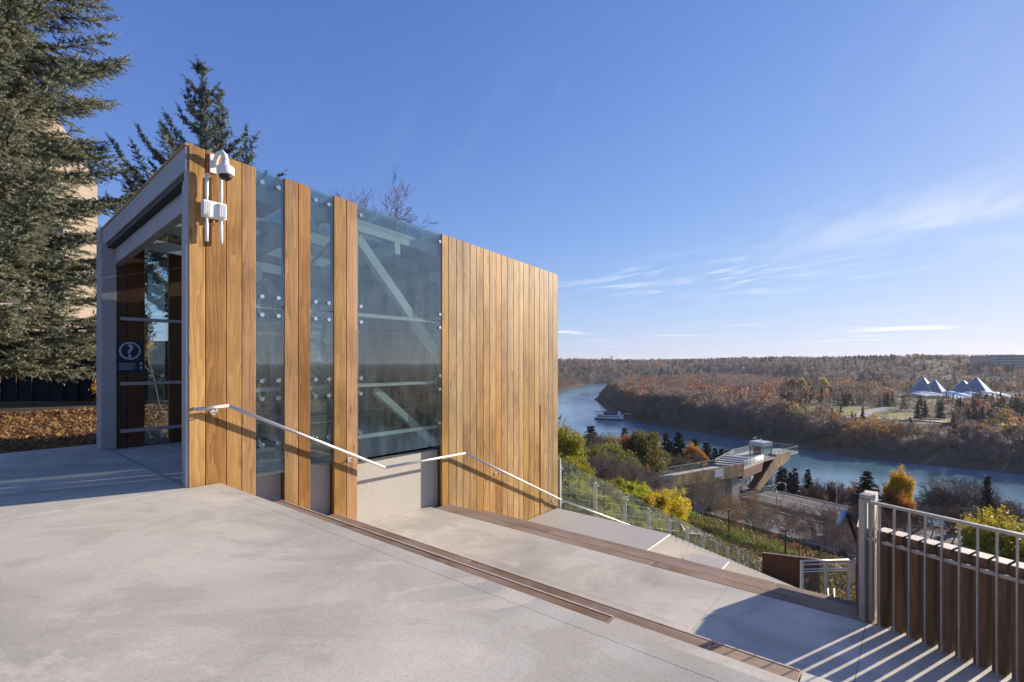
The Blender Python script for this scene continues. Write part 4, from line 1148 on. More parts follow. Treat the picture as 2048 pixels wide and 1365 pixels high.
proto_spruce('spruce_a', 12, 21, 2.1); proto_spruce('spruce_b', 12, 22, 1.7, 30); proto_spruce('spruce_c', 10, 23, 2.3, 22)

BARK = (.105, .080, .066); BARKG = (.15, .125, .11); BIRCH = (.30, .27, .24)
GRN = (.034, .050, .030); OR = (.50, .22, .035); GOLD = (.56, .32, .025); YG = (.33, .31, .035); OLV = (.20, .19, .045); RED = (.34, .14, .07); YEL = (.60, .45, .03)
def tree(key, X, Y, H, col, label, group, name='tree', cat='tree', bark=BARK, z=None, wide=1.0, rot=None):
    Hp, tr, cr = PROTO[key]; z = h1(X, Y)-.15 if z is None else z
    e = empty(name, (X, Y, z), label, cat, group); k = H/Hp
    e.scale = (k*wide, k*wide, k); e.rotation_euler = (0, 0, random.uniform(0, 6.28) if rot is None else rot)
    o = link('trunk', tr, (0, 0, 0), e); o.color = tuple(bark)+(1,)
    if cr: c = link('crown', cr, (0, 0, 0), e); c.color = tuple(col)+(1,)
    return e
def px_tree(key, px, Y, pyt, col, label, group, **k):
    X = (px-CX)/F*Y; z = h1(X, Y)-.15; H = EYE-(pyt-HY)/F*Y-z
    return tree(key, X, Y, max(H, 1.0), col, label, group, **k)
# ---- wooded slope right of the timber wall
L_b = 'bare grey twigged tree on the wooded slope behind the glass guard'; G_b = 'bare trees on the wooded slope'
L_s = 'dark green spruce in the row behind the lookout walkway'; G_s = 'spruces behind the walkway'
L_o = 'orange leaved tree between spruces behind the lookout walkway'; G_o = 'orange trees behind the walkway'
L_y = 'yellow green leafy tree on the wooded slope behind the glass guard'; G_y = 'yellow green trees on the slope'
for px, Y, py in ((1142, 70, 866), (1158, 64, 868), (1172, 84, 860), (1196, 80, 864), (1209, 92, 862), (1190, 58, 884), (1215, 60, 892), (1232, 84, 872), (1243, 70, 893), (1262, 88, 888), (1166, 50, 892), (1228, 52, 905), (1248, 58, 914), (1204, 48, 908), (1320, 104, 892), (1384, 108, 900), (1366, 104, 905), (1300, 96, 905)):
    px_tree(random.choice(('bare_a', 'bare_b', 'sparse_a')), px, Y, py, OLV, L_b, G_b, bark=BARKG)
for px, Y, py in ((1128, 42, 868), (1142, 38, 905), (1150, 40, 918), (1222, 72, 868), (1232, 66, 885), (1168, 56, 895)):
    px_tree(random.choice(('leafy_a', 'leafy_b')), px, Y, py, YG if px < 1160 else OLV, L_y, G_y)
for px, Y, py in ((1182, 104, 852), (1250, 112, 856), (1268, 116, 866), (1298, 122, 882), (1306, 124, 876), (1331, 118, 866), (1342, 126, 882), (1357, 120, 864), (1375, 128, 896), (1389, 122, 878), (1413, 126, 884), (1430, 130, 896), (1443, 130, 897), (1453, 132, 900), (1462, 130, 898)):
    px_tree(random.choice(('spruce_a', 'spruce_b', 'spruce_c')), px, Y, py, GRN, L_s, G_s, name='spruce_tree', wide=1.6)
for px, Y, py, c in ((1277, 100, 880, OR), (1291, 104, 884, GOLD), (1398, 112, 890, OR), (1207, 76, 874, RED), (1268, 92, 908, OR), (1285, 90, 925, OR), (1255, 86, 900, OR)):
    px_tree(random.choice(('leafy_a', 'leafy_c')), px, Y, py, c, L_o, G_o, wide=.85)
# ---- grey twiggy thicket
for k in range(26):
    px = random.uniform(1165, 1300); Y = random.uniform(46, 66); 
    px_tree('twig_shrub', px, Y, 925+random.uniform(-18, 32)+(px-1230)*.15, BARK, 'leafless grey thicket shrub on the slope before the walkway', 'leafless thicket shrubs', name='shrub', cat='shrub', bark=(.17, .14, .13), wide=1.2)
# ---- yellow shrubs behind the guard
SH = [(1140, 19, 1000), (1155, 22, 982), (1176, 24, 988), (1150, 28, 955), (1178, 30, 968), (1200, 27, 1000), (1206, 34, 968), (1232, 30, 1002), (1236, 38, 962), (1258, 36, 970), (1282, 38, 980), (1262, 30, 1012), (1292, 34, 990), (1305, 40, 990), (1322, 40, 994), (1338, 42, 985), (1350, 43, 1000), (1300, 30, 1030), (1325, 33, 1028), (1340, 36, 1030), (1222, 24, 1030), (1168, 18.5, 1018), (1192, 20, 1022), (1275, 26, 1040), (1320, 27, 1062), (1352, 30, 1065), (1130, 26, 962), (1128, 34, 935)]
for px, Y, py in SH:
    yel = px > 1270 and py < 1010
    px_tree(random.choice(('shrub_a', 'shrub_b')), px, Y, py, YEL if yel else random.choice((YG, (.40, .37, .03), OLV)), 'golden yellow shrub on the slope beside the glass guard' if yel else 'green yellow shrub growing behind the glass guard', 'yellow shrubs behind the guard' if yel else 'green yellow shrubs behind the guard', name='shrub', cat='shrub', wide=1.15)
# ---- slope between path and road
UB = lambda px: np.interp(px, [1340, 1400, 1466, 1532, 1587, 1650, 1700], [1006, 1037, 1062, 1080, 1108, 1128, 1140])
for k in range(34):
    px = random.uniform(1390, 1700); by_ = UB(px)-random.uniform(2, 24); X, Y = hit(px, by_); H = random.uniform(11, 24)/F*Y
    c = random.choice((OR, (.30, .15, .06), RED, OLV, OLV, (.36, .33, .04)))
    tree(random.choice(('shrub_c', 'twig_shrub', 'twig_shrub')), X, Y, H, c, 'scrubby autumn shrub between the green strip and the road', 'autumn scrub above the road', name='shrub', cat='shrub')
for px, Y, py in ((1378, 54, 955), (1404, 50, 938), (1436, 54, 958), (1500, 48, 978), (1518, 46, 985), (1592, 42, 985), (1600, 44, 1000), (1648, 40, 1000), (1668, 40, 990), (1540, 44, 1000), (1690, 36, 1030), (1450, 50, 990)):
    px_tree(random.choice(('fine_b', 'fine_c', 'fine_c')), px, Y, py, random.choice((OR, GOLD, OLV)), 'slender nearly leafless sapling on the slope above the road', 'saplings above the road', name='sapling', wide=.7, bark=(.24, .185, .155))
# ---- riverbank trees right of the lookout
for px, Y, py in ((1561, 112, 930), (1569, 118, 936), (1590, 118, 936), (1616, 118, 938), (1580, 124, 945)):
    px_tree(random.choice(('spruce_a', 'spruce_b')), px, Y, py, (.03, .038, .028), 'dark spruce on the riverbank right of the lookout', 'spruces right of the lookout', name='spruce_tree', wide=1.3)
for k in range(46):
    px = random.uniform(1600, 1730); Y = random.uniform(94, 118)
    px_tree(random.choice(('sapling', 'sapling_b', 'sapling')), px, Y, 968+random.uniform(-8, 30), OR, 'bare riverbank sapling standing before the water', 'bare riverbank saplings', name='sapling', bark=BARKG)
px_tree('spruce_c', 1734, 74, 942, (.05, .062, .035), 'broad green spruce left of the golden tree', None, name='spruce_tree', wide=1.4)
px_tree('leafy_a', 1768, 78, 962, OR, 'dull orange leafy tree between the spruce and golden tree', None, wide=.5)
px_tree('leafy_c', 1806, 76, 934, GOLD, 'bright golden orange tree standing against the river', None, wide=.62)
px_tree('leafy_b', 1790, 72, 985, OR, 'low orange tree at the foot of the golden tree', None, wide=.7)
for px, Y, py in ((1850, 84, 985), (1872, 88, 968), (1895, 84, 948), (1915, 88, 950), (1935, 84, 965), (1960, 82, 975), (1990, 84, 985), (2020, 82, 1000), (1840, 74, 1005), (1860, 70, 1010), (1905, 68, 1005), (1945, 66, 1005), (1985, 66, 1020), (2040, 70, 1010), (1822, 70, 1010), (1775, 64, 1012), (1750, 62, 1010), (1720, 60, 1010)):
    px_tree(random.choice(('bare_a', 'bare_b', 'bare_c')), px, Y, py, OLV, 'bare brown riverside tree behind the fin fence', 'bare trees behind the fin fence', wide=1.2, bark=(.13, .10, .085))
px_tree('spruce_b', 1975, 78, 952, (.06, .055, .042), 'thin brownish conifer behind the fin fence', None, name='spruce_tree')
for px, Y, py in ((2030, 58, 1030), (2005, 52, 1050), (2046, 50, 1045)):
    px_tree('leafy_b', px, Y, py, (.40, .33, .03), 'yellow leafed bush at the far end of the fin fence', 'yellow bushes by the fin fence', name='shrub', cat='shrub')

# ---- two blue spruces and a bare tree behind the pavilion
def twig_template(rg, m=34):
    a = rg.uniform(0, 1, m); th = rg.uniform(0, 2*math.pi, m); base = np.stack([a, 0*a, 0*a], 1)
    d = np.stack([np.full(m, .65)+rg.normal(size=m)*.1, np.cos(th), np.sin(th)], 1); L = .24*(1-.35*a)[:, None]*rg.uniform(.8, 1.2, (m, 1))
    tip = base+unit(d)*L; side = np.stack([0*a, -np.sin(th), np.cos(th)], 1)*.024
    side[:, 0] += .02
    return np.stack([base-side, base+side, tip], 1).reshape(-1, 3)
def big_spruce(name, loc, H, prof, seed, label, lev, zmin=1.2, nb=6, upturn=.25, tcol=(.10, .135, .115), dens=1.0, lat=1.0, fatk=1.0, leaders=(), cones=0, zcone=(.7, .97)):
    rg = np.random.default_rng(seed); T = [twig_template(rg) for _ in range(6)]
    O, X_, L_, segs = [], [], [], []
    def branch(p, d, R_, sag):
        s_ = np.array([-d[1], d[0], 0]); m = max(5, int(R_*9*dens)); prev = p
        for j in range(1, m+1):
            g_ = j/m; c = p+d*R_*g_+np.array([0, 0, R_*(-sag*g_+(sag*.75+upturn)*g_*g_)])+rg.normal(size=3)*.015
            segs.append((prev, c, .035*(1-g_*.8)*max(R_, .5)/2.5+.004, .03*(1-g_*.8)*max(R_, .5)/2.5+.003)); fw = unit(c-prev); prev = c
            if g_ < .12: continue
            l_ = (.20+.55*R_*.30*math.sin(math.pi*min(g_*.85+.12, 1)))*lat
            for sd in (-1, 1):
                k = 2 if l_ > .34 else 1; q = c; dirn = unit(fw*.75+s_*sd*rg.uniform(.5, 1.05)+np.array([0, 0, rg.uniform(-.35, .12)]))
                for i in range(k):
                    O.append(q); X_.append(dirn); L_.append(l_/k*rg.uniform(.9, 1.25)); 
                    if i == 0 and k == 2:
                        for s2 in (-1, 1):
                            O.append(q+dirn*l_*.4); X_.append(unit(dirn+np.cross(dirn, [0, 0, 1.])*s2*.8+np.array([0, 0, -.15]))); L_.append(l_*.42)
                    q = q+dirn*l_/k; dirn = unit(dirn+np.array([0, 0, rg.uniform(-.25, .1)]))
            O.append(c); X_.append(unit(fw+rg.normal(size=3)*.25)); L_.append(.26)
        O.append(prev); X_.append(fw); L_.append(.34)
    for i in range(lev):
        f = (i+rg.uniform(0, .8))/lev; z = zmin+(H-zmin)*f; R0 = np.interp(z, [a for a, b in prof], [b for a, b in prof])
        m = nb if R0 > .5 else 4; a0 = rg.uniform(0, 6.28)
        for k in range(m):
            a = a0+2*math.pi*k/m+rg.normal()*.22; branch(np.array([0, 0, z]), np.array([math.cos(a), math.sin(a), 0]), R0*rg.uniform(.62, 1.12), rg.uniform(.22, .42))
    segs.append((np.zeros(3), np.array([0, 0, H*.55]), H*.017, H*.010)); segs.append((np.array([0, 0, H*.55]), np.array([0, 0, H]), H*.010, .012))
    for z in np.arange(H-1.2, H+.1, .10):
        a = rg.uniform(0, 6.28); O.append(np.array([0, 0, z-.1])); X_.append(unit(np.array([math.cos(a)*.6, math.sin(a)*.6, 1]))); L_.append(.25)
    for (lx_, ly_, lz, hh) in leaders:
        b = np.array([lx_, ly_, lz]); segs.append((np.array([0, 0, lz-.6]), b, .03, .03)); segs.append((b, b+np.array([0, 0, hh]), .03, .008))
        for z in np.arange(0, hh+.05, .085):
            for _ in range(3):
                a = rg.uniform(0, 6.28); r_ = .2+.35*(1-z/hh)
                O.append(b+np.array([0, 0, z])); X_.append(unit(np.array([math.cos(a), math.sin(a), .55]))); L_.append(r_)
    O, X_, L_ = np.array(O), np.array(X_), np.array(L_)
    up_ = unit(np.cross(X_, rg.normal(size=X_.shape))); w_ = np.cross(X_, up_)
    vs, cs = [], []
    ti = rg.integers(0, 6, len(O))
    for k in range(6):
        idx = np.where(ti == k)[0]; t = T[k]; fat = np.maximum(L_[idx], .30)*fatk
        v = O[idx][:, None]+X_[idx][:, None]*(t[None, :, 0:1]*L_[idx][:, None, None])+(up_[idx][:, None]*t[None, :, 1:2]+w_[idx][:, None]*t[None, :, 2:3])*fat[:, None, None]
        vs.append(v.reshape(-1, 3)); cs.append(np.repeat(rg.uniform(.65, 1.3, len(idx)), t.shape[0]))
    v = np.concatenate(vs); c = np.concatenate(cs)[:, None]*np.ones(3)
    e = empty(name, loc, label, 'tree')
    cr = link('crown', soup('spruce_crown', v, np.arange(len(v)).reshape(-1, 3), M['needle'], c), (0, 0, 0), e); cr.color = tuple(tcol)+(1,)
    tv, tt = tubes(segs, 4); tr = link('trunk', soup('spruce_trunk', tv, tt, M['bark']), (0, 0, 0), e); tr.color = (.10, .075, .06, 1)
    if cones:
        zz = O[:, 2]; ok = np.where((zz > H*zcone[0]) & (zz < H*zcone[1]))[0]; pk = O[rg.choice(ok, min(cones, len(ok)), False)]
        cm = MB().lathe((0, 0, 0), (0, 0, -1), [(0, .012), (.02, .024), (.06, .026), (.10, .012)], 6).mesh('cone'); cm.materials.append(M['cone'])
        for p in pk: link('cone', cm, tuple(p+np.array([rg.normal()*.05, rg.normal()*.05, -.05])), cr)
    return e
M['cone'] = mat_plain('spruce_cone', (.26, .11, .045), .7, 0, .2, 20)
t1 = at(-28, 725, 13.0)
big_spruce('blue_spruce', (t1.x, 13.0, -.1), 17.5, [(0, 3.3), (3, 3.5), (6, 3.3), (9, 3.05), (12, 2.5), (15, 1.4), (17.5, .1)], 31, 'large blue spruce filling the left edge beside the pavilion', 40, 1.5, 8, .20, tcol=(.205, .215, .14))
t2 = at(404, 725, 17.5)
H2 = EYE+(725-128)/F*17.5
big_spruce('blue_spruce', (t2.x, 17.5, 0), H2, [(0, 3.2), (5, 2.9), (7.5, 2.35), (9, 1.55), (10, .75), (11, .45), (12.3, .08)], 35, 'smaller blue spruce with brown cones rising behind the pavilion roof', 17, 3.0, 5, .75, tcol=(.13, .17, .14), dens=1.5, lat=.75, fatk=1.5, leaders=[(.72, -.1, 9.1, 2.2)], cones=170)
px_tree('fine_a', 715, 27, 352, OLV, 'bare leafless tree rising behind the pavilion glass roof', None, bark=(.17, .13, .13), wide=.9)
px_tree('fine_a', 655, 30, 372, OLV, 'second bare leafless treetop behind the pavilion roof beside the first', None, bark=(.17, .13, .13), wide=.8)
px_tree('leafy_a', 322, 17.5, 560, OR, 'small orange leaved tree seen through the far pavilion glass', None, wide=.42)
# leaf litter bed left of the pavilion
rg = np.random.default_rng(51); m = 26000
ls = rg.uniform(-16, -5.25, m); lt_ = rg.uniform(-4, 14, m)
lx_ = C0[0]+CA*lt_+SA*ls; lyy = C0[1]+SA*lt_-CA*ls
keep = (lyy < 20.0) & (lyy > 4); lx_, lyy = lx_[keep], lyy[keep]
cen = np.stack([lx_, lyy, hgt(lx_, lyy)+.02+rg.uniform(0, .05, len(lx_))], 1)
v, t = leaves(cen, .055, rg, 1, 0); cols = np.repeat(np.array([(.30, .16, .06), (.22, .11, .05), (.36, .23, .09), (.16, .09, .05)])[rg.integers(0, 4, len(cen))], 4, 0)
tag(link('leaf_litter', soup('leaf_litter', v, t, M['leaf'], cols)), 'fallen brown leaves covering the bed left of the pavilion', 'leaves', kind='stuff')
# ground cover on the planted strip
m = 16000
u_ = rg.uniform(0, len(LU)-1, m); w_ = rg.uniform(-.25, 1, m); la_, lb_ = np.array(LU), np.array(LL)
gxx = np.interp(u_, range(len(LU)), la_[:, 0])*(1-w_)+np.interp(u_, range(len(LL)), lb_[:, 0])*w_; gyy = np.interp(u_, range(len(LU)), la_[:, 1])*(1-w_)+np.interp(u_, range(len(LL)), lb_[:, 1])*w_
cen = np.stack([gxx, gyy, hgt(gxx, gyy)+.15], 1)
v, t = leaves(cen, .10, rg, 1.6, 1.2); cols = np.repeat(np.array([(.13, .22, .035), (.19, .28, .05), (.11, .18, .035), (.25, .27, .06)])[rg.integers(0, 4, len(cen))], 4, 0)
tag(link('ground_cover', soup('ground_cover', v, t, M['leaf'], cols)), 'green ground cover along the strip below the autumn scrub', 'ground cover', kind='stuff')
m = 30000
gxx = rg.uniform(2, 34, m); gyy = rg.uniform(14, 62, m); vv = .835*gxx+.55*gyy
ok = (vv > 14) & (vv < 70); gxx, gyy = gxx[ok], gyy[ok]
cen = np.stack([gxx, gyy, hgt(gxx, gyy)+.12], 1)
v, t = leaves(cen, .17, rg, 1.7, 1.0); cols = np.repeat(np.array([(.20, .15, .06), (.15, .13, .04), (.26, .17, .06), (.12, .12, .035)])[rg.integers(0, 4, len(cen))], 4, 0)
tag(link('dry_grass', soup('dry_grass', v, t, M['leaf'], cols)), 'dry autumn grass tufts covering the slope below the terraces', 'grass', kind='stuff')

# ---- the woods beyond the river: crowns too many to count
def wood(name, label, X, Y, Hs, kinds, tris, seed, wid=.36, fat=1.0):
    rg = np.random.default_rng(seed); Z = hgt(X, Y); VV, CC = [], []
    pal = {0: (.225, .165, .13), 1: (.36, .175, .06), 2: (.40, .27, .06), 3: (.034, .046, .032), 4: (.15, .135, .055), 5: (.25, .19, .175)}
    for kd in range(6):
        idx = np.where(kinds == kd)[0]
        if len(idx) == 0: continue
        m = len(idx); T = tris
        H = Hs[idx][:, None]; base = np.stack([X[idx], Y[idx], Z[idx]], 1)[:, None, :]
        col = np.array(pal[kd])*rg.uniform(.75, 1.25, (m, 1)); 
        th = rg.uniform(0, 2*math.pi, (m, T))
        if kd == 3:
            f = rg.uniform(0, 1, (m, T))**.8; rad = (1-f)*.20*H*rg.uniform(.35, 1.1, (m, T)); z = H*(.06+.94*f)
            out = np.stack([np.cos(th), np.sin(th), np.full((m, T), -.45)], -1); sz = (.05+.09*(1-f))*H
        else:
            d = unit(rg.normal(size=(m, T, 3))); r = rg.uniform(.25, 1, (m, T))**.45
            rad = np.linalg.norm(d[..., :2], axis=-1)*r*wid*H*(.85+.3*rg.uniform(size=(m, 1))); z = H*(.58+.42*d[..., 2]*r)
            out = np.stack([np.cos(th)*.5, np.sin(th)*.5, np.full((m, T), 1.0 if kd in (0, 5) else .35)], -1)+rg.normal(size=(m, T, 3))*(.35 if kd in (0, 5) else .8); sz = H*(.11 if kd in (0, 5) else .085)*np.ones((m, T))
        c = base+np.stack([np.cos(th)*rad, np.sin(th)*rad, z], -1); a = unit(out); b = unit(np.cross(a, rg.normal(size=a.shape)))
        thin = (.20 if kd in (0, 5) else .55)*(1+(fat-1)*.5); S = (fat*sz*rg.uniform(.6, 1.3, (m, T)))[..., None]
        tri_ = np.stack([c-a*S*.5-b*S*thin*.5, c-a*S*.5+b*S*thin*.5, c+a*S*.6], -2)
        VV.append(tri_.reshape(-1, 3)); CC.append(np.repeat((col[:, None, :]*rg.uniform(.7, 1.25, (m, T, 1))).reshape(-1, 3), 3, 0))
        # trunk
        tr = np.stack([base[:, 0]+[-.18, 0, 0], base[:, 0]+[.18, 0, 0], base[:, 0]+np.concatenate([np.zeros((m, 2)), H*.8], 1)], 1)
        VV.append(tr.reshape(-1, 3)); CC.append(np.tile([.14, .11, .09], (3*m, 1)))
    v = np.concatenate(VV); c = np.concatenate(CC)
    return tag(link(name, soup(name, v, np.arange(len(v)).reshape(-1, 3), M['leaf'], c)), label, 'woodland', kind='stuff')
rg = np.random.default_rng(77)
def scatter(m, f):
    X, Y = f(m); d = poly_dist(np.stack([X, Y], 1), RIVER); return X, Y, d
def not_lawn(X, Y, grow_=1.0):
    ok = np.ones(len(X), bool)
    for (c, rx, ry) in LAWNS: ok &= ((X-c[0])/(rx*grow_))**2+((Y-c[1])/(ry*grow_))**2 > 1
    return ok
def view_pts(m, p0, p1, y0, y1):
    px = rg.uniform(p0, p1, m); Y = y0*(y1/y0)**rg.uniform(0, 1, m) if y0 > 0 else rg.uniform(y0, y1, m)
    return (px-CX)/F*Y, Y
# bank belt
m = 9000; u = rg.uniform(0, 1, m); e = rg.uniform(14, 62, m)
FB = np.array([(152, 818), (108, 648), (97, 500), (95, 412), (149, 305), (178, 249), (225, 213.5), (302, 96), (366, 0)], float)
sg_ = np.r_[0, np.cumsum(np.hypot(*np.diff(FB, axis=0).T))]; uu = u*sg_[-1]
bx, by = np.interp(uu, sg_, FB[:, 0]), np.interp(uu, sg_, FB[:, 1]); ang = rg.uniform(0, 6.28, m)
X, Y = bx+np.cos(ang)*e, by+np.sin(ang)*e; d = poly_dist(np.stack([X, Y], 1), RIVER)
ok = (d > 10) & is_far(X, Y) & (Y > 20) & not_lawn(X, Y, .9); X, Y, d = X[ok][:2000], Y[ok][:2000], d[ok][:2000]
kd = rg.choice([0, 5, 4], len(X), p=[.52, .36, .12]); kd = np.where((vnoise(X, Y, 22, 35) > .66) & (rg.uniform(size=len(X)) < .6), rg.choice([1, 2], len(X), p=[.8, .2]), kd); Hh = rg.uniform(8, 14, len(X))*np.interp(Y, [200, 420], [1.0, 1.4])*np.interp(d, [10, 24], [.5, 1])*np.interp(CX+F*X/Y, [1560, 1660, 1900, 1960], [1, .62, .62, .9])
wood('riverbank_wood', 'belt of leafless brown and orange trees lining the far riverbank', X, Y, Hh, kd, 190, 5, fat=1.25)
# peninsula and parkland
X, Y, d = scatter(5200, lambda m: view_pts(m, 1190, 2300, 300, 1150)); ok = (d > 40) & is_far(X, Y) & not_lawn(X, Y, 1.05)
MX, MY = (1900-CX)/F*585, 590
ok &= ~((np.abs(X-X*0-((1925-CX)/F*Y)) < 75) & (Y > MY-110) & (Y < MY+45) & (rg.uniform(size=len(X)) < .9))
X, Y = X[ok], Y[ok]; pxs = CX+F*X/Y
ok = ~((pxs > 1610) & (pxs < 1910) & (Y < 470) & (rg.uniform(size=len(X)) < .72)); X, Y, pxs = X[ok], Y[ok], pxs[ok]
c1_, c2_ = vnoise(X, Y, 45, 31), vnoise(X, Y, 38, 32)
kd = np.where(pxs < 1560, rg.choice([0, 5, 4], len(X), p=[.55, .35, .10]), rg.choice([0, 5, 4, 3], len(X), p=[.34, .26, .24, .16]))
kd = np.where((c1_ > np.where(pxs < 1560, .74, .52)) & (rg.uniform(size=len(X)) < .7), np.where(pxs < 1560, 1, 3), kd); kd = np.where((c2_ > .70) & (rg.uniform(size=len(X)) < .6), rg.choice([1, 2], len(X), p=[.7, .3]), kd)
Hh = rg.uniform(8, 15, len(X))*np.interp(pxs, [1200, 1500, 1700], [1.45, 1.3, .9])
wood('parkland_wood', 'mixed autumn woodland covering the flat parkland beyond the river', X, Y, Hh, kd, 90, 6, fat=1.5)
# far hills
X, Y, d = scatter(9000, lambda m: view_pts(m, 1060, 2500, 820, 2600)); hf0 = np.interp(X, [0,250,500,640,900,1500], [1135,1120,1060,830,760,700])
ok = is_far(X, Y) & (Y > hf0-20) & not_lawn(X, Y, .8) & (d > 5); X, Y = X[ok], Y[ok]
cl_ = np.clip((X-560)/120, 0, 1)*np.clip((Y-790)/60, 0, 1)*np.clip((1180-Y)/80, 0, 1)*np.clip((vnoise(X, Y, 110, 21)-.30)*5, 0, 1)
ok = rg.uniform(size=len(X)) > cl_*.93; X, Y = X[ok], Y[ok]
c1_ = vnoise(X, Y, 110, 33); kd = rg.choice([0, 5, 3, 4], len(X), p=[.46, .30, .16, .08]); kd = np.where((c1_ > .55) & (rg.uniform(size=len(X)) < .8), 3, kd); kd = np.where((vnoise(X, Y, 60, 34) > .74) & (rg.uniform(size=len(X)) < .5), 1, kd); Hh = rg.uniform(8, 14, len(X))
wood('hillside_wood', 'distant wooded hills along the horizon beyond the river', X, Y, Hh, kd, 34, 7, .45, fat=2.8)
# near side woods around the bend and off to the right
X = rg.uniform(-60, 175, 2600); Y = rg.uniform(150, 1125, 2600); d = poly_dist(np.stack([X, Y], 1), RIVER); ok = (d > 6) & ~is_far(X, Y) & (CX+F*X/Y > 1060); X, Y = X[ok], Y[ok]
kd = rg.choice([0, 5, 1, 4], len(X), p=[.45, .25, .12, .18]); wood('near_bank_wood', 'leafless wood on the near bank where the river bends away', X, Y, rg.uniform(6, 11, len(X)), kd, 60, 8, fat=1.6)
X = rg.uniform(150, 900, 2600); Y = rg.uniform(-500, 330, 2600); d = poly_dist(np.stack([X, Y], 1), RIVER); ok = (d > 14) & (CX+F*X/np.maximum(Y, 1) > 2150); X, Y = X[ok], Y[ok]
kd = rg.choice([0, 5, 1, 3, 4], len(X), p=[.36, .2, .12, .2, .12]); wood('downstream_wood', 'autumn wood along the valley downstream on the right', X, Y, rg.uniform(7, 12, len(X)), kd, 34, 9, fat=2.2)
# riverbank trees near side, lower bank in front of the water
X = rg.uniform(82, 260, 3000); Y = rg.uniform(20, 200, 3000); vv = .835*X+.55*Y; d = poly_dist(np.stack([X, Y], 1), RIVER); ok = (vv > 104) & (vv < 172) & (d > 12) & ~is_far(X, Y); X, Y = X[ok][:230], Y[ok][:230]
kd = rg.choice([0, 5, 1, 4], len(X), p=[.5, .28, .1, .12]); wood('lower_bank_wood', 'leafless trees and brush on the lower near riverbank', X, Y, rg.uniform(3, 5.5, len(X)), kd, 90, 10)
# the most distinct crowns beyond the river
for px, py, Y, key, c, lab, grp in ((1311, 808, 470, 'leafy_c', GOLD, 0, 0), (1325, 800, 520, 'leafy_a', GOLD, 0, 0), (1355, 780, 600, 'leafy_a', OR, 0, 0), (1382, 800, 500, 'leafy_c', OR, 0, 0), (1420, 798, 455, 'leafy_c', GOLD, 0, 0), (1440, 785, 480, 'leafy_a', OR, 0, 0), (1462, 812, 400, 'leafy_c', OR, 0, 0), (1455, 805, 420, 'leafy_a', GOLD, 0, 0), (1280, 765, 640, 'leafy_a', GOLD, 0, 0), (1247, 790, 560, 'leafy_a', OR, 0, 0), (1250, 800, 490, 'leafy_c', GOLD, 0, 0), (1585, 825, 330, 'leafy_a', OR, 0, 0), (1560, 812, 360, 'leafy_c', OR, 0, 0), (1600, 830, 320, 'leafy_a', GOLD, 0, 0), (1690, 845, 292, 'leafy_c', OR, 0, 0), (1662, 757, 640, 'leafy_a', YEL, 0, 0), (1597, 756, 650, 'leafy_c', YEL, 0, 0), (1576, 757, 650, 'leafy_a', OR, 0, 0), (1960, 848, 255, 'leafy_b', GOLD, 0, 0), (1985, 852, 250, 'leafy_a', GOLD, 0, 0), (2018, 850, 248, 'leafy_b', GOLD, 0, 0), (2044, 856, 245, 'leafy_a', GOLD, 0, 0)):
    px_tree(key, px, Y, py, c, 'bright orange or gold tree standing out in the wood beyond the river', 'gold trees beyond the river', wide=.7)
for px, py, Y in ((1493, 772, 500), (1690, 788, 440), (1392, 812, 400), (1905, 838, 270), (1925, 842, 262), (1935, 850, 255), (1820, 835, 280), (1880, 800, 350), (1850, 802, 350), (1950, 800, 330), (1990, 805, 330), (1920, 806, 330), (1835, 808, 345), (1965, 812, 320)):
    px_tree(random.choice(('spruce_a', 'spruce_c')), px, Y, py, (.035, .05, .035), 'dark green conifer standing out in the parkland beyond the river', 'conifers beyond the river', name='spruce_tree', wide=1.3)

# ------------------------------------------------------------------ riverboat
bA, bB = px_z(1192, 836, WZ), px_z(1246, 843, WZ)
bc = Vector(((bA[0]+bB[0])/2, (bA[1]+bB[1])/2, WZ)); bl = 25.0
ba = R(-24)
boat = empty('riverboat', bc, 'white paddle riverboat with blue awning moored at far bank', 'boat')
bu = Vector((math.cos(ba), math.sin(ba), 0)); bw = Vector((-bu.y, bu.x, 0))
def bp(u, v, z): p = bc+bu*(u*bl/2)+bw*v; return Vector((p.x, p.y, WZ+z*1.35))
def bbox(u0, u1, v, z0, z1, nm, mat, par=boat):
    return MB().hexa([bp(u0, -v, z0), bp(u1, -v, z0), bp(u1, v, z0), bp(u0, v, z0), bp(u0, -v, z1), bp(u1, -v, z1), bp(u1, v, z1), bp(u0, v, z1)]).build(nm, M[mat], par)
M['awning'] = mat_plain('blue_awning', (.03, .05, .16), .6); M['hullblue'] = mat_plain('dark_hull', (.02, .03, .06), .4)
h_ = MB(); h_.hexa([bp(-.9, -2.2, -.3), bp(.96, -2.4, -.3), bp(.96, 2.4, -.3), bp(-.9, 2.2, -.3), bp(-1.02, -2.7, .8), bp(1, -2.9, .8), bp(1, 2.9, .8), bp(-1.02, 2.7, .8)]); h_.build('hull', M['hullblue'], boat)
bbox(-1.03, 1.0, 2.95, .8, 1.05, 'gunwale', 'white_dirty')
d1 = bbox(-.8, .85, 2.6, 1.05, 2.9, 'main_deck', 'white_dirty')
for k in range(11): 
    u0 = -.72+.14*k
    MB().hexa([bp(u0, -2.66, 1.6), bp(u0+.09, -2.66, 1.6), bp(u0+.09, -2.59, 1.6), bp(u0, -2.59, 1.6), bp(u0, -2.66, 2.4), bp(u0+.09, -2.66, 2.4), bp(u0+.09, -2.59, 2.4), bp(u0, -2.59, 2.4)]).build('window', M['pane'], d1)
bbox(-.95, .95, 2.9, 2.9, 3.05, 'upper_deck', 'white_dirty')
d2 = bbox(-.35, .55, 2.2, 3.05, 4.7, 'cabin', 'awning'); bbox(-.92, .3, 2.7, 4.75, 4.9, 'awning', 'awning')
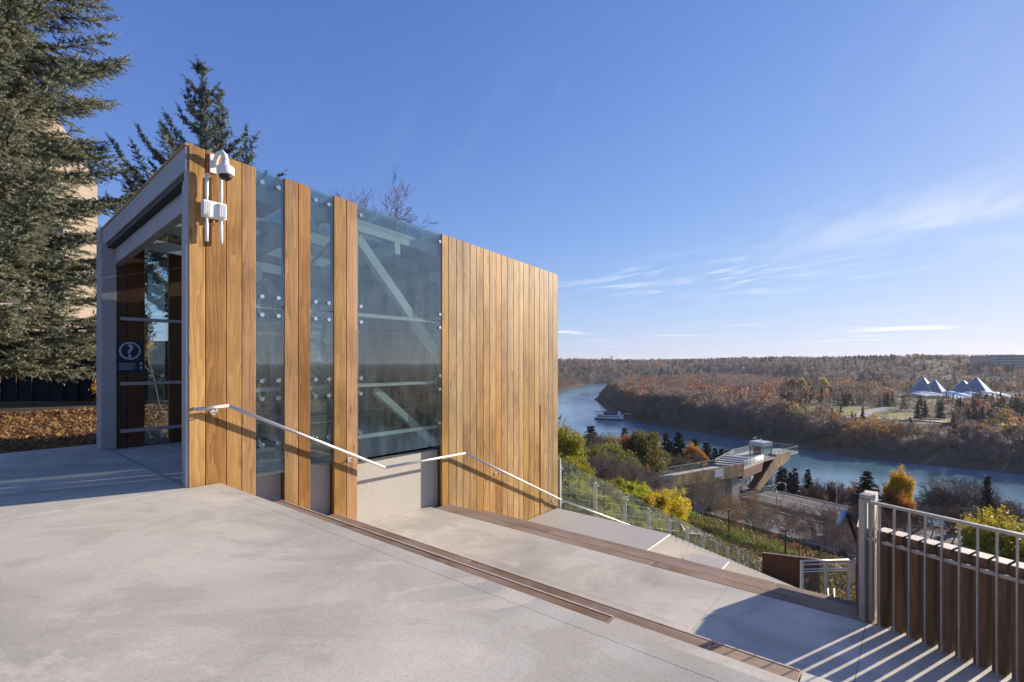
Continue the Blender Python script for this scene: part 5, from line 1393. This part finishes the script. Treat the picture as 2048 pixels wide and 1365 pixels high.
for k in range(9):
    for v_ in (-2.6, 2.6): MB().tube([bp(-.92+.16*k, v_, 3.05), bp(-.92+.16*k, v_, 4.75)], .07, 5).build('stanchion', M['white_dirty'], boat)
bbox(.62, .80, 1.6, 3.05, 5.4, 'wheelhouse', 'white_dirty'); bbox(.84, .98, 2.4, 1.05, 3.4, 'paddle_box', 'white_dirty')
MB().tube([bp(-.05, 0, 4.9), bp(-.05, 0, 9.2)], .10, 6).build('mast', M['dark'], boat)
MB().tube([bp(-.2, .8, 4.9), bp(-.2, .8, 6.2)], .22, 8).build('funnel', M['dark'], boat)
for k, v_ in ((0, -2.8), (1, 2.8)):
    MB().tube([bp(-.98, v_, 3.9), bp(-.35, v_, 3.9)], .06, 5).build('deck_rail', M['white_dirty'], boat)
dock = empty('landing_ramp', px_z(1290, 838, -46)+(-46,), 'pale gangway ramp leading from the riverboat up the bank', 'ramp')
pa, pb = px_z(1250, 829, -45.2), px_z(1318, 836, -45.2)
MB().bar((pa[0], pa[1], -44.6), (pb[0], pb[1], -44.9), 2.4, .35).build('ramp_deck', M['white_dirty'], dock)
for f in (0, .5, 1):
    q = Vector((pa[0], pa[1], -44.6)).lerp(Vector((pb[0], pb[1], -44.9)), f); MB().tube([q-Vector((0, 0, 4)), q+Vector((0, 0, .8))], .2, 6).build('pile', M['dark'], dock)
for px, py in ((1389, 857), (1622, 887)):
    X, Y = px_z(px, py, WZ); e = empty('marker_buoy', (X, Y, WZ), 'yellow orange marker buoy floating near the far bank', 'buoy', 'marker buoys')
    M.setdefault('buoy', mat_plain('orange_buoy', (.75, .30, .02), .5))
    MB().lathe((X, Y, WZ-.4), (0, 0, 1), [(0, .9), (.5, 1.25), (1.2, 1.2), (1.5, .4), (1.9, .3)], 12).build('float', M['buoy'], e)

# ------------------------------------------------------------------ conservatory pyramids and far buildings
n = NT('pyramid_glazing'); p = n.pbsdf((.16, .20, .25), .22, .25, .9); M['pyr'] = n.done(p.outputs[0])
PYL = ['tall glass pyramid leftmost of the conservatory, beside a second pyramid', 'shorter glass pyramid just right of the leftmost tall one', 'shorter glass pyramid just left of the tallest right one', 'tall glass pyramid rightmost of the conservatory above the white roofs']
for (ax, ay, bx0, bx1, by_), lab in zip(((1838, 757, 1825, 1869, 783), (1863, 761, 1853, 1886, 781), (1923, 763, 1905, 1949, 784), (1947, 756, 1928, 1976, 783)), PYL):
    Y = 600.0; xc = ((ax)-CX)/F*Y; hw = (bx1-bx0)/2/F*Y; xb = ((bx0+bx1)/2-CX)/F*Y; zb = EYE-(by_-HY)/F*Y; za = EYE-(ay-3-HY)/F*Y
    e = empty('glass_pyramid', (xb, Y, zb), lab, 'pyramid', 'conservatory pyramids'); r_ = hw*1.3; a0 = R(78)
    cs_ = [Vector((xb+r_*math.cos(a0+k*math.pi/2), Y+r_*math.sin(a0+k*math.pi/2), zb-2)) for k in range(4)]; apx = Vector((xb, Y, za))
    for k in range(4):
        MB().prism([cs_[k], cs_[(k+1) % 4], apx], ((cs_[k]+cs_[(k+1) % 4])/2-Vector((xb, Y, zb-2))).normalized()*.25).build('glazed_face', M['pyr'], e)
        MB().tube([cs_[k], apx], .35, 5).build('edge_rib', M['white_dirty'], e)
for (x0, x1, y0, y1, lab) in ((1910, 1948, 787, 798, 'low white folded roof left of the conservatory entrance'), (1950, 1985, 788, 797, 'low white folded roof in the middle of the conservatory'), (1978, 2025, 787, 796, 'low white folded roof at the right end of the conservatory'), (1849, 1890, 787, 793, 'small white flat roof before the left pyramids')):
    Y = 560.0; X0, X1 = (x0-CX)/F*Y, (x1-CX)/F*Y; z0, z1 = EYE-(y1-HY)/F*Y, EYE-(y0-HY)/F*Y; xm = X0+(X1-X0)*.35
    e = empty('conservatory_roof', ((X0+X1)/2, Y, z0), lab, 'roof')
    MB().hexa([(X0, Y, z0-4), (X1, Y, z0-4), (X1, Y+16, z0-4), (X0, Y+16, z0-4), (X0, Y, z0-.2), (X1, Y, z0-.2), (X1, Y+16, z1-.6), (X0, Y+16, z1-.6)]).build('wall', M['conc'], e)
    MB().prism([(X0-1, Y-1, z0), (X1+1, Y-1, z0+1.2), (X1+1, Y+18, z1-.4), (xm, Y+18, z1+1.2), (X0-1, Y+18, z1-.8)], (0, 0, .5)).build('roof_sheet', M['white_dirty'], e)
M['brick'] = mat_plain('pale_block', (.30, .25, .24), .8, 0, .15, .2)
def far_block(px0, px1, pyt, Y, pyb, mat, lab, floors=3, bays=6, roof='flat', nm='apartment_building'):
    X0, X1 = (px0-CX)/F*Y, (px1-CX)/F*Y; zt, zb = EYE-(pyt-HY)/F*Y, EYE-(pyb-HY)/F*Y
    e = empty(nm, ((X0+X1)/2, Y, zb), lab, 'building')
    MB().box(X0, X1, Y, Y+16, zb-14, zt).build('wall', mat, e)
    if roof == 'flat': MB().box(X0-.4, X1+.4, Y-.4, Y+16.4, zt, zt+.8).build('roof', M['conc_dark'], e)
    else: MB().prism([(X0-.8, Y-.6, zt), (X1+.8, Y-.6, zt), (X1-1, Y+8, zt+4), (X0+1, Y+8, zt+4)], (0, .3, .2)).build('roof', M[roof], e)
    dx = (X1-X0)/bays; dz = (zt-zb)/floors
    for i in range(bays):
        for j in range(floors):
            MB().box(X0+dx*(i+.25), X0+dx*(i+.75), Y-.15, Y+.02, zb+dz*(j+.3), zb+dz*(j+.8)).build('window', M['pane'], e)
far_block(1953, 1985, 714, 1040, 732, M['brick'], 'brown apartment block on the hilltop left of its long neighbour', 4, 8)
far_block(1990, 2075, 711, 1000, 733, M['conc_dark'], 'long grey apartment block on the hilltop at the skyline', 4, 16)
far_block(1176, 1186, 727, 1480, 735, M['conc'], 'pale house on the skyline above the river bend', 2, 3, 'white_dirty', 'far_house')
far_block(1264, 1278, 731, 1380, 737, M['brick'], 'reddish low house on the skyline above the peninsula', 1, 4, 'corten', 'far_house')
far_block(1864, 1880, 725, 1120, 731, M['conc'], 'white roofed low building below the hilltop trees', 1, 5, 'white_dirty', 'far_house')
far_block(1500, 1538, 793, 560, 799, M['white_dirty'], 'long white park pavilion in the clearing beyond the river', 1, 9, 'white_dirty', 'park_building')
far_block(1914, 1950, 829, 395, 833, M['conc_dark'], 'low grey roofed park building among the conifers', 1, 8, 'steel_lt', 'park_building')
e = empty('skyline_mast', (at(1222, 731, 1500)), 'slender lattice mast on the skyline above the river bend', 'mast')
for dx in (-1.6, 1.6): MB().tube([at(1222, 736, 1500)+Vector((dx*2, 0, -4)), at(1222, 714, 1500)], .5, 4).build('mast_leg', M['galv'], e)
MB().bar(at(1220, 714.5, 1500), at(1226, 714.5, 1500), 2, 2.4).build('mast_head', M['dark'], e)
for k in range(4): MB().bar(at(1220.6+.3*k, 731-4*k, 1500), at(1223.4-.3*k, 731-4*k, 1500), .4, .4).build('mast_brace', M['galv'], e)
# vehicle parked under the walkway
M['van'] = mat_plain('white_van_paint', (.62, .62, .62), .3)
vp = Vector((43.4, 97.6, -23.95)); van = empty('parked_van', vp, 'white van parked on the road under the walkway', 'van')
du = BD.copy(); dvv = VD.copy()
def vb(u0, u1, v0, v1, z0, z1, nm, mat, sh=0.0):
    q = [du*a+dvv*b+vp for a, b in ((u0, v0), (u1, v0), (u1, v1), (u0, v1))]; q2 = [du*a+dvv*b+vp for a, b in ((u0+sh, v0+.08), (u1-sh, v0+.08), (u1-sh, v1-.08), (u0+sh, v1-.08))]
    return MB().hexa([(p.x, p.y, vp.z+z0) for p in q]+[(p.x, p.y, vp.z+z1) for p in q2]).build(nm, mat, van, bevel=.05)
vb(-2.5, 2.5, -.95, .95, .35, 1.15, 'body', M['van']); vb(-2.4, 1.5, -.93, .93, 1.15, 2.1, 'cabin', M['van'], .15)
vb(-2.0, 1.2, -.96, -.80, 1.25, 1.75, 'window', M['pane'])
for u0 in (-1.6, 1.6):
    for v0 in (-.9, .72):
        c_ = du*u0+dvv*v0+vp; MB().lathe((c_.x, c_.y, vp.z+.34), dvv, [(0, .3), (.02, .34), (.16, .34), (.18, .3)], 14).build('wheel', M['dark'], van)

# ------------------------------------------------------------------ autumn air
HAZE = 0.00006
hm = NT('haze_air'); vol = hm.n('ShaderNodeVolumePrincipled'); vol.inputs['Density'].default_value = HAZE
vol.inputs['Color'].default_value = (.80, .86, 1, 1); vol.inputs['Anisotropy'].default_value = .2
hm.l(vol.outputs[0], hm.out.inputs['Volume'])
tag(MB().box(-14500, 14500, -14500, 14500, -60, 45).build('haze', hm.m), kind='stuff')
